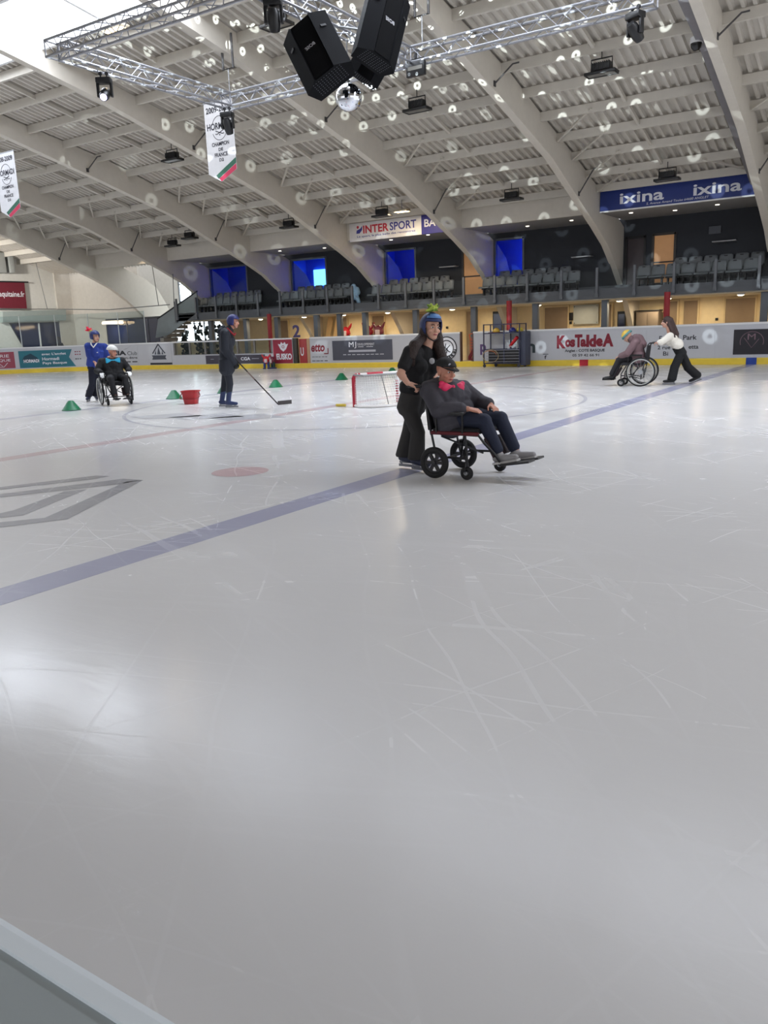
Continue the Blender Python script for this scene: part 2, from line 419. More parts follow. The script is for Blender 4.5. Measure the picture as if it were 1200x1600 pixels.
# ================================================================== ROOF
DK = [(13.64, 9.15), (14.85, 8.96), (17.5, 8.40), (21, 7.72), (23.5, 7.02), (26, 6.37), (28.3, 5.70)]
LOWER = [(13.64, 8.55), (16.7, 7.95), (18.3, 7.55), (20.7, 6.95), (23.9, 6.10), (26.2, 5.20), (27.9, 4.55), (29.1, 4.03), (30.0, 3.45), (30.84, 2.80), (31.6, 2.15), (32.3, 1.35), (32.9, .5), (33.15, -.02)]
OUTER = [(34.0, -.02), (33.7, 1.0), (33.2, 2.3), (32.7, 3.25), (32.1, 4.14), (31.3, 4.62), (30.06, 5.06), (29.2, 5.45)]
def dk(Y):
    if Y < 13.64: Y = 27.28 - Y
    for (a, za), (b, zb) in zip(DK, DK[1:]):
        if Y <= b: return za + (zb - za) * (Y - a) / (b - a)
    return DK[-1][1] - .29 * (Y - DK[-1][0])
BX = [XC + 5.2 * k for k in range(-6, 4)]
BX = [x for x in BX if x > -36]
def beam(x, t=.10):
    x = x + .04
    half = LOWER + OUTER + [(y, z - .02) for y, z in reversed(DK)]
    mb = MB(); mb.prism(half, x - t, x + t, ('y', 'z', 'x'))
    mb.prism([(27.28 - y, z) for y, z in half], x - t, x + t, ('y', 'z', 'x'))
    # flange lip along the lower edge
    for a, b in zip(LOWER[:8], LOWER[1:9]): mb.bar((x - t - .012, a[0], a[1] + .03), (x - t - .012, b[0], b[1] + .03), .03, .06)
    return mb
for x in BX: struct('roof_beam', beam(x), BEIGE, 20)
# corrugated deck, both slopes, open along the ridge
def deck(ys):
    xs = []; x = -41.5
    while x < 7:
        for dx, dz in ((0, 0), (.075, 0), (.10, .085), (.215, .085)): xs.append((x + dx, dz))
        x += .24
    vs = [(x_, y, dk(y) + dz) for y in ys for x_, dz in xs]; n = len(xs); fs = []
    for j in range(len(ys) - 1):
        for i in range(n - 1): fs.append((j * n + i, j * n + i + 1, (j + 1) * n + i + 1, (j + 1) * n + i))
    return MB().add(vs, fs)
struct('ceiling', deck([14.85, 16, 17.5, 19.2, 21, 22.3, 23.5, 24.8, 26, 27.2, 28.4, 29.4, 30.2]), DECK, 0)
struct('ceiling', deck([12.43, 11.3, 9.78, 8, 6.28, 5, 3.78, 2.5, 1.28, 0, -1.2, -3]), DECK, 0)
PY = [15.3, 16.55, 17.85, 19.15, 20.45, 21.75, 23.0, 24.25, 25.5, 26.75, 27.8]
for y in PY:
    for yy in (y, 27.28 - y):
        mb = MB(); z = dk(yy); sl = .0
        for a, b in zip([-41.5] + BX, BX + [7]): mb.box((a + .14, yy - .045, z - .24), (b - .06, yy + .045, z - .005))
        struct('ceiling_purlin', mb, PURLIN, 20)
# bracing in the plane of the roof and stays from the beams
for a, b in zip(BX, BX[1:]):
    mb = MB()
    for i in range(6, len(PY) - 1):
        y0, y1 = PY[i + 1], PY[i]
        mb.bar((a + .2, y0 - .1, dk(y0) - .22), (a + 1.6, y1 - .1, dk(y1) - .16), .06, .05)
        if i > 8: mb.bar((b - .2, y0 - .1, dk(y0) - .22), (b - 1.5, y1 - .1, dk(y1) - .16), .06, .05)
    struct('ceiling_brace', mb, PURLIN, 20)
    mb = MB()
    for xm in ((a + b) / 2 - .1,):
        for i in range(len(PY) - 1): mb.bar((xm, PY[i] + .04, dk(PY[i]) - .10), (xm, PY[i + 1] - .04, dk(PY[i + 1]) - .10), .07, .10)
    struct('ceiling_bridging', mb, PURLIN, 20)
    mb = MB()
    for y in (20.0, 26.1):
        zl = [z0 + (z1 - z0) * (y - y0) / (y1 - y0) for (y0, z0), (y1, z1) in zip(LOWER, LOWER[1:]) if y0 <= y <= y1][0]
        mb.tube([(a + .16, y, zl + .14), (a + .58, y + .12, dk(y) - .26), (a + .74, y + .14, dk(y) - .25)], .020)
        mb.box((a + .141, y - .05, zl + .07), (a + .165, y + .05, zl + .20))
    struct('ceiling_stay', mb, mat('dark_steel', (74, 72, 72), .5, .4), 20)
# plain dark strip beside one beam
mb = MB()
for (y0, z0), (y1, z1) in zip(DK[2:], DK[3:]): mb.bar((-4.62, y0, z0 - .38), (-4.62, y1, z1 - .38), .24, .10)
tray = mb.build('dark_strip', mat('strip_grey', (128, 125, 128), .6)); tag(tray, 'dark grey strip running down beside the roof beam under the dome camera', 'cable tray')
# ridge glazing
SKY = mat('skylight_daylight', (240, 245, 255), .3, emit=(236, 243, 255), estr=SKY_L)
edges = [-41.5] + BX + [7]
k = 0
for a, b in zip(edges, edges[1:]):
    k += 1
    for sgn in (1, -1):
        y1 = 14.85 if sgn > 0 else 12.43
        mb = MB(); mid = (a + b) / 2
        mb.bar((a, y1, dk(y1) + .02), (b, y1, dk(y1) + .02), .10, .30)
        for xm in (a + .19, mid, b - .19): mb.bar((xm, y1, dk(y1) + .06), (xm, 13.64, dk(13.64) + .06), .10, .10)
        fr = struct('window_%d' % (k * 2 + (sgn > 0) + 10), mb, WHITE, 20)
        q = MB(); z1, z0 = dk(y1) + .12, dk(13.64) + .14
        q.add([(a, y1, z1), (b, y1, z1), (b, 13.64, z0), (a, 13.64, z0)], [(0, 1, 2, 3)]); q.build('pane', SKY, fr, 0)

# fascia and soffit of the balcony, back walls, mezzanine slab
for a, b in zip(BX, BX[1:] + [BX[-1] + 5.2]):
    if a < -36: continue
    mb = MB(); mb.box((a + .14, 28.2, 5.0), (b - .06, 28.32, 5.66)); struct('wall_fascia', mb, BEIGE, 20)
    if a > -31:
        mb = MB(); mb.box((a + .14, 28.32, 5.0), (b - .14, 30.95, 5.08)); struct('ceiling_soffit', mb, mat('soffit_grey', (150, 148, 146), .7), 20)
mb = MB()
mb.box((-31.3, 29.4, 2.24), (7, 29.5, 2.60)); mb.box((-31.3, 29.5, 2.26), (7, 33.4, 2.5)); mb.box((-31.3, 30.42, 2.5), (7, 33.4, 2.72))
mb.box((-31.3, 29.385, 2.40), (7, 29.4, 2.415)); mb.box((-31.3, 29.385, 2.54), (7, 29.4, 2.56))
struct('floor_mezzanine', mb, SLATE, 20)
# upper back wall with openings
OPEN = [(-30.2, -27.7, 3.0, 4.78, 'blue'), (-24.95, -22.9, 3.0, 4.78, 'blue'), (-19.75, -18.2, 3.0, 4.78, 'blue'), (-16.0, -14.95, 2.72, 4.52, 'door'), (-14.55, -13.3, 3.0, 4.78, 'blue'), (-9.32, -8.6, 2.72, 4.4, 'dark'), (-8.36, -7.55, 2.72, 4.42, 'door')]
mb = MB(); x = -31.3
for a, b, z0, z1, kd in OPEN:
    mb.box((x, 30.9, 2.5), (a, 31.0, 5.05)); mb.box((a, 30.9, z1), (b, 31.0, 5.05)); mb.box((a, 30.9, 2.5), (b, 31.0, z0)); x = b
mb.box((x, 30.9, 2.5), (7, 31.0, 5.05))
struct('wall_gallery', mb, DARK, 20)
BLUER = mat('blue_room_wall', (70, 110, 235), .6)
kb = 0
for a, b, z0, z1, kd in OPEN:
    kb += 1
    mb = MB()
    for xa, xb, za, zb in ((a - .02, a + .06, z0, z1), (b - .06, b + .02, z0, z1), (a, b, z1 - .06, z1 + .02)): mb.box((xa, 30.87, za), (xb, 31.03, zb))
    if kd == 'blue':
        fr = struct('window_%d' % (40 + kb), mb, mat('frame_grey', (92, 96, 104), .5)); pn = MB(); pn.box((a + .05, 30.94, z0), (b - .05, 30.95, z1 - .05)); pn.build('pane', GLASS, fr)
        rm = MB(); rm.box((a - 1.0, 33.3, 2.7), (b + .8, 33.4, 5.0)); rm.box((a - 1.1, 31.0, 2.7), (a - 1.0, 33.3, 5.0)); rm.box((b + .8, 31.0, 2.7), (b + .9, 33.3, 5.0)); rm.box((a - 1.1, 31.0, 4.95), (b + .9, 33.4, 5.05))
        struct('wall_blue_room', rm, BLUER, 20)
        ld = bpy.data.lights.new('blue_room_lamp', 'AREA'); ld.shape = 'RECTANGLE'; ld.size = .8; ld.size_y = .3; ld.color = (.10, .25, 1); ld.energy = 22
        lo = bpy.data.objects.new('blue_room_lamp', ld); COL.objects.link(lo); lo.location = (b + .1, 32.75, 3.9); lo.rotation_euler = (math.radians(100), 0, 0)
    elif kd == 'door':
        fr = struct('door_%d' % kb, mb, mat('door_frame_dark', (60, 54, 50), .5))
        lf = MB(); lf.box((a + .06, 30.93, z0), (b - .06, 30.97, z1 - .06)); lf.build('door_leaf', mat('lit_wood_door', (186, 140, 98), .5, emit=(206, 150, 96), estr=.12), fr)  # leaf glows faintly in place of warm light falling on it
        hb = MB(); hb.box((a + .06, 30.915, 3.42), (b - .06, 30.93, 3.47)); hb.build('push_bar', BLACKP, fr)
    else:
        fr = struct('door_%d' % kb, mb, BLACK); lf = MB(); lf.box((a + .06, 30.93, z0), (b - .06, 30.97, z1 - .06)); lf.build('door_leaf', mat('smoked_panel', (70, 62, 66), .15), fr)
mb = MB(); c0, c1 = onY(491, 447, 33.2), onY(510, 420, 33.2); mb.box((c0.x, 33.2, c0.z), (c1.x, 33.28, c1.z)); tag(mb.build('lit_panel', mat('blue_white_glow', (120, 190, 255), .4, emit=(110, 190, 255), estr=2.2)), 'bright blue-white lit panel seen through the second gallery window from the stairs', 'lit panel')
# walls at the far end: gable, long wall behind the corner, lit lower corridor
mb = MB(); mb.box((-41.5, -3, -.02), (-41.3, 30.1, 8.9)); struct('wall_end', mb, WALLW)
mb = MB(); mb.box((-41.3, 30.9, 2.55), (-35.5, 31.1, 6.4)); mb.box((-41.3, 30.9, -.02), (-38.3, 31.1, 2.55)); mb.box((-38.3, 30.9, -.02), (-35.5, 31.1, .9)); mb.box((-41.5, 29.9, -.02), (-41.2, 31.0, 7.2))
struct('wall_north', mb, WALLG)
mb = MB(); mb.box((-39.5, 34.0, -.02), (-35.7, 34.2, 6)); mb.box((-35.7, 34.0, 4.95), (-31.0, 34.2, 6)); mb.box((-35.7, 34.0, -.02), (-31, 34.2, 3.4));  mb.box((-33.7, 34.0, 3.4), (-31, 34.2, 4.95)); mb.box((-31.4, 30.95, 2.5), (-31.3, 34, 5.1))
struct('wall_stairwell', mb, WALLW)
mb = MB()
mb.box((-26.9, 33.2, -.02), (7, 33.35, 2.3)); mb.box((-31.6, 33.2, -.02), (-26.9, 33.35, 2.3)); mb.box((-36, 33.2, -.02), (-31.6, 33.35, 1.2))
struct('wall_corridor', mb, CREAM)
mb = MB(); mb.box((-31.3, 29.55, 2.20), (7, 33.2, 2.25)); struct('ceiling_corridor', mb, mat('corridor_ceiling', (226, 214, 190), .8))
# daylight through the glazed ends
DAY = mat('window_daylight', (235, 245, 250), .3, emit=(232, 244, 250), estr=3.2)
for nm, lo, hi in (('window_60', (-35.7, 34.05, 3.4), (-33.7, 34.1, 4.95)), ('window_62', (-35.4, 33.22, 1.2), (-31.6, 33.27, 2.72))):
    f = MB(); x0, y0, z0 = lo; x1, y1, z1 = hi
    nb = max(2, int((x1 - x0) / .7))
    for k in range(nb + 1): xx = x0 + (x1 - x0) * k / nb; f.box((xx - .03, y0 - .09, z0), (xx + .03, y0, z1))
    f.box((x0, y0 - .08, z0), (x1, y0, z0 + .06)); f.box((x0, y0 - .08, z1 - .06), (x1, y0, z1)); f.box((x0, y0 - .08, (z0 + z1) / 2 + .2), (x1, y0, (z0 + z1) / 2 + .24))
    fr = struct(nm, f, SLATE); p = MB(); p.box(lo, hi); p.build('pane', DAY, fr, 0)
# dark glazing low in the end wall and in the long wall
DKG = mat('dark_blue_glazing', (26, 34, 66), .08, spec=.8)
def planeX(pts, X, t, material, name, parent=None):
    mb = MB(); mb.prism([(onX(x, y, X).y, onX(x, y, X).z) for x, y in pts], X, X + t, ('y', 'z', 'x')); return mb.build(name, material, parent, 20)
fr = planeX([(0, 504), (99, 501), (99, 484), (0, 487)], -41.3, .25, mat('lintel_green_grey', (150, 160, 156), .6), 'wall_lintel'); fr['kind'] = 'structure'
win = planeX([(14, 505), (98, 503), (115, 538), (112, 543), (36, 543)], -41.3, .02, mat('frame_dark', (52, 54, 60), .5), 'window_63'); win['kind'] = 'structure'
planeX([(17, 506), (96, 504), (113, 537), (110, 543), (38, 543)], -41.28, .03, DKG, 'pane', win)
planeX([(59, 505), (61, 505), (65, 542), (63, 542)], -41.25, .03, WHITE, 'mullion', win)
mb = MB(); mb.box((-38.35, 30.8, .9), (-33.3, 30.86, 2.6)); win = struct('window_64', mb, mat('frame_dark', (52, 54, 60), .5))
mb = MB(); mb.box((-38.25, 30.78, .95), (-33.4, 30.8, 2.5)); mb.build('pane', DKG, win)
mb = MB()
for x in (-36.6, -34.9): mb.box((x, 30.765, .95), (x + .05, 30.78, 2.5))
mb.build('mullion', mat('frame_dark', (52, 54, 60), .5), win)
# lower back wall: shutters, doors, notice board
def flat(nm, x0, x1, z0, z1, Y, material, t=.04):
    mb = MB(); mb.rbox((x0, Y - t, z0), (x1, Y, z1), .006); return mb
kd = 90
for x0, x1 in ((-6.2, -5.19), (-13.33, -12.32), (-7.7, -7.2), (-8.4, -7.95), (-22.0, -21.35), (-19.6, -18.9), (-28, -27.2), (-17.0, -16.5), (-24.0, -23.5), (-10.9, -10.5)):
    kd += 1; mb = MB(); mb.box((x0 - .06, 33.12, 0), (x0, 33.2, 2.16)); mb.box((x1, 33.12, 0), (x1 + .06, 33.2, 2.16)); mb.box((x0, 33.12, 2.1), (x1, 33.2, 2.16))
    fr = struct('door_%d' % kd, mb, mat('door_casing', (216, 196, 156), .6))
    lf = MB(); lf.box((x0, 33.15, 0), (x1, 33.19, 2.1))
    for k in range(14): lf.box((x0 + .01, 33.14, .1 + k * .145), (x1 - .01, 33.15, .1 + k * .145 + .12))
    lf.build('door_leaf', TAUPE, fr, 20)
for x0, x1, z1 in ((-10.24, -9.92, 1.82), (-15.7, -15.25, 2.05), (-25.5, -25.2, 1.9)):
    kd += 1; mb = MB(); mb.box((x0, 33.1, 0), (x1, 33.2, z1)); fr = struct('door_%d' % kd, mb, mat('black_door', (34, 38, 42), .35))
    lf = MB(); lf.box((x0 + .04, 33.09, 1.0), (x1 - .04, 33.1, z1 - .1)); lf.build('pane', DKG, fr)

# ================================================================== BALCONY FITTINGS
ORD = ['first', 'second', 'third', 'fourth', 'fifth', 'sixth', 'seventh', 'eighth', 'ninth', 'tenth', 'eleventh', 'twelfth']
rail = thing('balcony_railing', 'grey steel post and glass railing along the front of the balcony', 'railing', (-12, 29.4, 2.3))
for k in range(-4, 21):
    x = -4.53 - 1.328 * k
    mb = MB(); mb.rbox((x - .045, 29.30, 2.30), (x + .045, 29.385, 3.32), .008); mb.box((x - .06, 29.295, 2.30), (x + .06, 29.385, 2.42))
    for z in (2.34, 2.52): mb.ell((x, 29.293, z), ((.016, 0, 0), (0, .01, 0), (0, 0, .016)), 8, 6)
    mb.build('post', mat('post_grey', (104, 107, 112), .45, .3), rail)
    if k < 20:
        mb = MB(); mb.box((x - 1.328 + .06, 29.335, 2.62), (x - .06, 29.345, 3.22)); mb.build('glass_panel', glass_mat('railing_glass', (250, 252, 252), .02), rail, 0)
# stair at the left end of the balcony
st = thing('staircase', 'grey panelled staircase going down from the left end of the balcony', 'staircase', (-32.5, 29.4, 0))
P4 = lambda pts, Y0, Y1: MB().prism([(onY(x, y, Y0).x, onY(x, y, Y0).z) for x, y in pts], Y0, Y1)
P4([(307, 456), (309, 488), (262, 524), (243, 528), (247, 498)], 29.40, 29.46).build('balustrade', mat('stair_panel', (120, 128, 132), .35), st)
mb = MB(); a, b = onY(308, 455, 29.4), onY(246, 498, 29.4); mb.tube([a, b], .035); mb.build('handrail', BLACK, st)
mb = MB(); mb.rbox((onY(273, 465, 29.38).x - .06, 29.32, 2.2), (onY(273, 465, 29.38).x + .06, 29.4, 3.2), .01); mb.build('post', SLATE, st)
mb = MB()
for k in range(12): mb.box((-31.35 - .26 * (k + 1), 29.5, 2.3 - .2 * k - .22), (-31.35 - .26 * k, 30.5, 2.3 - .2 * k - .03))
mb.build('tread', mat('concrete_step', (150, 146, 140), .8), st)
# columns under the balcony, red padded posts
cols = [-24.99, -22.7, -21.43, -20.08, -17.56, -14.89, -12.3, -9.64, -4.37, -26.9, -29.2]
for x in cols:
    mb = MB(); mb.rbox((x - .11, 29.6, -.02), (x + .11, 29.8, 2.26), .01); mb.box((x - .15, 29.56, 2.2), (x + .15, 29.84, 2.25)); struct('pillar', mb, mat('column_blue_grey', (92, 98, 106), .5), 20)
for x, lb in ((-24.43, 'red padded post behind the boards by the purple figure two'), (-12.85, 'red padded post rising behind the wheeled cage'), (-7.17, 'red padded post behind the woman in the white jumper')):
    t = thing('padded_post', lb, 'post', (x, 28.5, 0), group='red padded posts behind the boards')
    mb = MB(); mb.tube([(x, 28.5, 0), (x, 28.5, 2.32)], .10, 14); mb.build('padding', mat('red_padding', (150, 24, 34), .5), t)
    mb = MB(); mb.tube([(x, 28.5, 2.30), (x, 28.5, 2.40)], .04, 10); mb.build('pole', SLATE, t)
# seats
SEATM = mat('seat_grey_plastic', (112, 116, 120), .5)
def make_seat(label):
    t = thing('stadium_seat', label, 'seat', (0, 0, 0), group='grey balcony seats')
    mb = MB(); bm = bmesh.new(); bmesh.ops.create_grid(bm, x_segments=8, y_segments=6, size=.5)
    for q in bm.verts:
        x, z = q.co.x, q.co.y + .5; q.co = Vector((x * .46 * (1 - .10 * z * z), .06 * z - .05 * (1 - 4 * x * x) + .04 * abs(z - .3), .44 + z * .38 - .03 * max(0, abs(x) - .4) * 10 * (z > .8)))
    mb.bm(bm); o = mb.build('backrest', SEATM, t, local=True); solid(o, .025)
    mb = MB(); mb.box((-.05, -.03, .755), (.05, .04, .785)); mb.build('handle_slot', BLACK, t, local=True)
    mb = MB(); bm = bmesh.new(); bmesh.ops.create_grid(bm, x_segments=8, y_segments=6, size=.5)
    for q in bm.verts:
        x, y = q.co.x, q.co.y; q.co = Vector((x * .45, -.20 + y * .40, .42 - .03 * (1 - 4 * x * x) * (1 - 4 * y * y) - (.05 if y < -.45 else 0)))
    mb.bm(bm); o = mb.build('seat', SEATM, t, local=True); solid(o, .03)
    mb = MB(); mb.box((-.17, -.12, 0), (-.12, .02, .40)); mb.box((.12, -.12, 0), (.17, .02, .40)); mb.box((-.23, -.1, .33), (.23, -.04, .39)); mb.build('bracket', BLACK, t, local=True)
    return t
SEAT0 = None
bays = [('under the blue banner', -8.40, 8, -7.32, 6), ('under the plain fascia', -14.45, 8, -14.05, 6), ('under the white banner', -19.70, 8, -19.25, 6), ('beside the pale jacket', -24.70, 8, -24.3, 6), ('nearest the staircase', -29.9, 8, -29.5, 6)]
for where, xf, nf, xb, nb in bays:
    for row, x0, n_, y, z in (('front', xf, nf, 30.05, 2.5), ('back', xb, nb, 30.72, 2.72)):
        for i in range(n_):
            lb = '%s grey plastic seat from the left, %s row %s' % (ORD[i], row, where)
            if SEAT0 is None: SEAT0 = make_seat(lb); SEAT0.location = (x0 + .5 * i, y, z)
            else: dup(SEAT0, (x0 + .5 * i, y, z), label=lb)
# small table boards fixed to the dark gallery wall
for x, z, lb in ((-10.9, 3.82, 'pale narrow shelf on the dark wall left of the lit door'), (-5.9, 3.95, 'pale narrow shelf on the dark wall right of the lit door'), (-16.55, 3.86, 'pale narrow shelf on the dark wall left of the beige gallery door')):
    mb = MB(); mb.rbox((x - .38, 30.6, z), (x + .38, 30.9, z + .035), .006); o = mb.build('wall_shelf', mat('pale_shelf', (170, 170, 172), .5)); tag(o, lb, 'shelf', 'narrow shelves on the gallery wall')
mb = MB(); mb.rbox((-6.45, 30.84, 4.25), (-6.05, 30.9, 4.5), .006); tag(mb.build('wall_notice', mat('dim_notice', (86, 90, 98), .6)), 'dim square notice on the dark wall above the right shelf', 'notice')
for k, x in enumerate((-4.6, -5.9, -7.3, -8.6, -10.8, -12.6, -16.5, -18.4, -22.0, -24.0)):
    mb = MB(); mb.lathe([(.0, 4.985), (.06, 4.985), (.07, 5.0)], 14, Matrix.Translation((x, 29.0 + .3 * (k % 3), 0)))
    o = mb.build('soffit_spotlight', mat('small_lamp', (255, 250, 235), .4, emit=(255, 246, 226), estr=2.2)); tag(o, '%s tiny round spotlight from the right in the balcony soffit' % ORD[k], 'spotlight', 'tiny spotlights in the balcony soffit')
mb = MB(); mb.rbox((-4.45, 28.9, 4.55), (-4.15 + .02, 29.15, 4.98), .02); tag(mb.build('wall_loudspeaker', BLACKP), 'small black loudspeaker hanging under the right end of the blue banner', 'loudspeaker')
# pale blue jacket left on the balcony
mb = MB()
for p, r in (((0, 0, .0), .16), ((.10, .02, .18), .13), ((-.05, .02, .32), .12), ((.16, -.02, -.22), .10)): mb.cap(Vector((-20.72, 29.9, 3.0)) + Vector(p), Vector((-20.72, 29.9, 3.0)) + Vector(p) + Vector((.05, 0, -.12)), r, r * .9)
o = mb.build('jacket', mat('pale_blue_cloth', (150, 184, 214), .8, bump=.3)); remesh(o, .02, 4); tag(o, 'pale blue jacket hanging at the right end of a front balcony row', 'jacket')
# lamps under the balcony edge
LAMPM = mat('corridor_lamp_glow', (255, 240, 205), .4, emit=(255, 236, 196), estr=10)
for k, x in enumerate((-5.15, -7.5, -9.2, -12.3, -16.0, -19.1, -21.4, -23.6, -26.2)):
    t = thing('ceiling_lamp', '%s round ceiling lamp from the right under the balcony edge' % ORD[k], 'lamp', (x, 29.95, 2.2), group='round lamps under the balcony')
    mb = MB(); mb.lathe([(.13, 2.20), (.13, 2.15), (.115, 2.14)], 18, Matrix.Translation((x, 29.95, 0))); mb.build('housing', WHITE, t)
    mb = MB(); mb.lathe([(0, 2.115), (.06, 2.118), (.11, 2.14)], 18, Matrix.Translation((x, 29.95, 0))); mb.build('diffuser', LAMPM, t)
    for yy, e in ((29.95, 1.0), (32.0, 1.7)):
        ld = bpy.data.lights.new('corridor_light', 'AREA'); ld.shape = 'DISK'; ld.size = .3; ld.color = (1, .80, .52); ld.energy = CORRIDOR_W * e
        lo = bpy.data.objects.new('corridor_light', ld); COL.objects.link(lo); lo.location = (x + (.7 if yy > 31 else 0), yy, 2.10)
# things in the corridor
t = thing('notice_board', 'large pale grey notice board on the corridor wall above the boards', 'notice board', (-11.5, 33.1, 1.4))
mb = MB(); mb.rbox((-12.05, 33.05, 1.38), (-11.0, 33.1, 2.14), .01); mb.build('board', mat('notice_grey', (176, 182, 182), .5), t)
mb = MB()
for xx in (-12.0, -11.06):
    for zz in (1.43, 2.08): mb.ell((xx, 33.045, zz), ((.02, 0, 0), (0, .01, 0), (0, 0, .02)), 8, 6)
mb.build('screw', BLACK, t)
mb = MB(); mb.rbox((-12.25, 33.1, 1.55), (-12.1, 33.18, 1.86), .01); tag(mb.build('wall_telephone', BLACKP), 'black box fixed to the corridor wall left of the pale notice board', 'wall box')
for x, z, lb in ((-6.5, 1.33, 'small black socket low on the corridor wall left of the rightmost shutter'), (-18.0, 1.4, 'small black socket on the corridor wall right of the woman in black'), (-12.2, 1.4, 'small black socket under the black wall box')):
    mb = MB(); mb.rbox((x - .05, 33.15, z), (x + .05, 33.2, z + .1), .01); tag(mb.build('wall_socket', BLACKP), lb, 'socket')
t = thing('cupboard', 'low brown two-door cupboard behind the boards near the wheelchair', 'cupboard', (-8.9, 32.6, 0))
mb = MB(); mb.rbox((-9.3, 32.4, 0), (-8.45, 32.9, 1.78), .01); mb.build('body', mat('cupboard_brown', (120, 108, 96), .6), t)
for x in (-9.28, -8.86):
    mb = MB(); mb.rbox((x, 32.38, .05), (x + .40, 32.4, 1.72), .005); mb.build('door', mat('cupboard_brown', (120, 108, 96), .6), t)
mb = MB(); mb.rbox((-9.34, 32.36, 1.78), (-8.42, 32.92, 1.82), .006); mb.build('top', BLACK, t)
# leaning timber frames by the second gate
for k, (x0, x1, lb) in enumerate(((-24.6, -24.35, 'pale pine board leaning in the corridor, left of the pair'), (-24.1, -23.9, 'pale pine board leaning in the corridor, right of the pair'))):
    mb = MB(); mb.bar((x0, 32.6, 0), (x1, 33.0, 2.15), .26, .04); tag(mb.build('pine_board', mat('pine', (222, 190, 140), .6)), lb, 'board', 'pine boards leaning in the corridor')

# ================================================================== SKATING AIDS
def skating_aid(loc, rz, label, body=(196, 30, 44), low=(20, 70, 62), s=1.0, group='plastic skating aids for children'):
    t = thing('skating_aid', label, 'skating aid', loc, rz, group)
    R = mat('aid_%d_%d_%d' % body, body, .4); Lw = mat('aidlow_%d_%d_%d' % low, low, .45)
    mb = MB(); mb.cap((0, 0, .42 * s), (0, 0, .62 * s), .15 * s, .13 * s); mb.ell((0, 0, .50 * s), ((.20 * s, 0, 0), (0, .16 * s, 0), (0, 0, .17 * s))); o = mb.build('body', R, t, local=True); remesh(o, .015, 4)
    for sx in (-1, 1):
        mb = MB(); mb.tube([(sx * .10 * s, 0, .62 * s), (sx * .20 * s, 0, .74 * s), (sx * .26 * s, 0, .86 * s)], [.06 * s, .05 * s, .02 * s], 10); mb.build('handle', R, t, local=True)
        mb = MB(); mb.tube([(sx * .10 * s, 0, .40 * s), (sx * .13 * s, 0, .08 * s)], [.085 * s, .07 * s], 10); mb.build('leg', Lw, t, local=True)
        mb = MB(); mb.rbox((sx * .13 * s - .06 * s, -.22 * s, .0), (sx * .13 * s + .06 * s, .16 * s, .07 * s), .02); mb.build('runner', mat('aid_runner', (30, 44, 110), .4), t, local=True)
    mb = MB(); mb.rbox((-.09 * s, -.19 * s, .36 * s), (.09 * s, -.12 * s, .58 * s), .03); mb.build('front_panel', mat('aid_front', (220, 200, 200), .5), t, local=True)
    return t
skating_aid((-23.42, 26.95, .002), .5, 'red skating aid with blue legs standing on the ice by the red boards', low=(44, 70, 130), s=.72)
skating_aid((-23.12, 27.02, .002), -.3, 'dark green and maroon skating aid beside the red one on the ice', body=(110, 24, 52), low=(16, 56, 50), s=.68)
for x, bd, lb in ((-22.0, (196, 30, 44), 'red and green skating aid in the corridor left of the grey column'), (-20.75, (170, 30, 50), 'red skating aid in the corridor right of the grey column'), (-20.2, (120, 50, 66), 'maroon skating aid in the corridor, rightmost of the three')):
    q = skating_aid((x, 30.9, .80), .2, lb, body=bd, low=(14, 92, 86), s=1.15)
mb = MB(); mb.rbox((-22.6, 30.5, -.02), (-19.7, 31.3, .80), .02); tag(mb.build('storage_bench', TAUPE), 'long brown bench in the corridor carrying the skating aids', 'bench')

# ================================================================== ROOF LAMPS
def floodlight(label):
    t = thing('floodlight', label, 'floodlight', (0, 0, 0), group='black floodlights under the roof')
    mb = MB(); mb.rbox((-.37, -.17, -.02), (.37, -.13, .05), .01); mb.rbox((-.37, .13, -.02), (.37, .17, .05), .01); mb.rbox((-.37, -.13, -.02), (-.33, .13, .05), .01); mb.rbox((.33, -.13, -.02), (.37, .13, .05), .01); mb.build('frame', BLACKP, t, local=True)
    mb = MB(); mb.box((-.33, -.13, -.005), (.33, .13, .01)); mb.build('lens', mat('unlit_lens', (120, 118, 112), .25), t, local=True)
    mb = MB(); mb.rbox((-.22, -.10, .08), (.22, .10, .24), .015)
    for k in range(9): mb.box((-.21 + k * .05, -.115, .09), (-.19 + k * .05, .115, .25))
    mb.build('driver_box', BLACKP, t, local=True)
    mb = MB(); mb.tube([(-.25, 0, .03), (-.25, 0, .34), (.25, 0, .34), (.25, 0, .03)], .018, 8); mb.tube([(0, 0, .34), (0, 0, .52)], .012, 6); mb.build('bracket', BLACKP, t, local=True)
    return t
LAMPS = [((-21.2, 20.4), 'black floodlight in the second lamp row, farthest left, left of the white pennant'), ((-11.85, 20.4), 'black floodlight in the upper lamp row below the flat truss fixture'), ((-6.85, 20.45), 'black floodlight in the upper lamp row, rightmost, left of the dome camera'),
         ((-6.8, 26.5), 'black floodlight just above the blue banner'), ((-11.85, 26.5), 'black floodlight above the plain fascia left of the blue banner'), ((-21.35, 26.45), 'black floodlight left of the white sport shop banner'),
         ((-17.0, 26.5), 'unlit black floodlight beside the lit one above the white banner'), ((-28.3, 26.8), 'black floodlight tilted at the far left, lower of two'), ((-26.7, 26.3), 'black floodlight at the far left, upper of two'), ((-12.6, 15.6), 'black floodlight at the top edge above the left speaker')]
F0 = None
for (x, y), lb in LAMPS:
    z = dk(y) - .72
    if F0 is None: F0 = floodlight(lb); F0.location = (x, y, z)
    else: dup(F0, (x, y, z), label=lb)
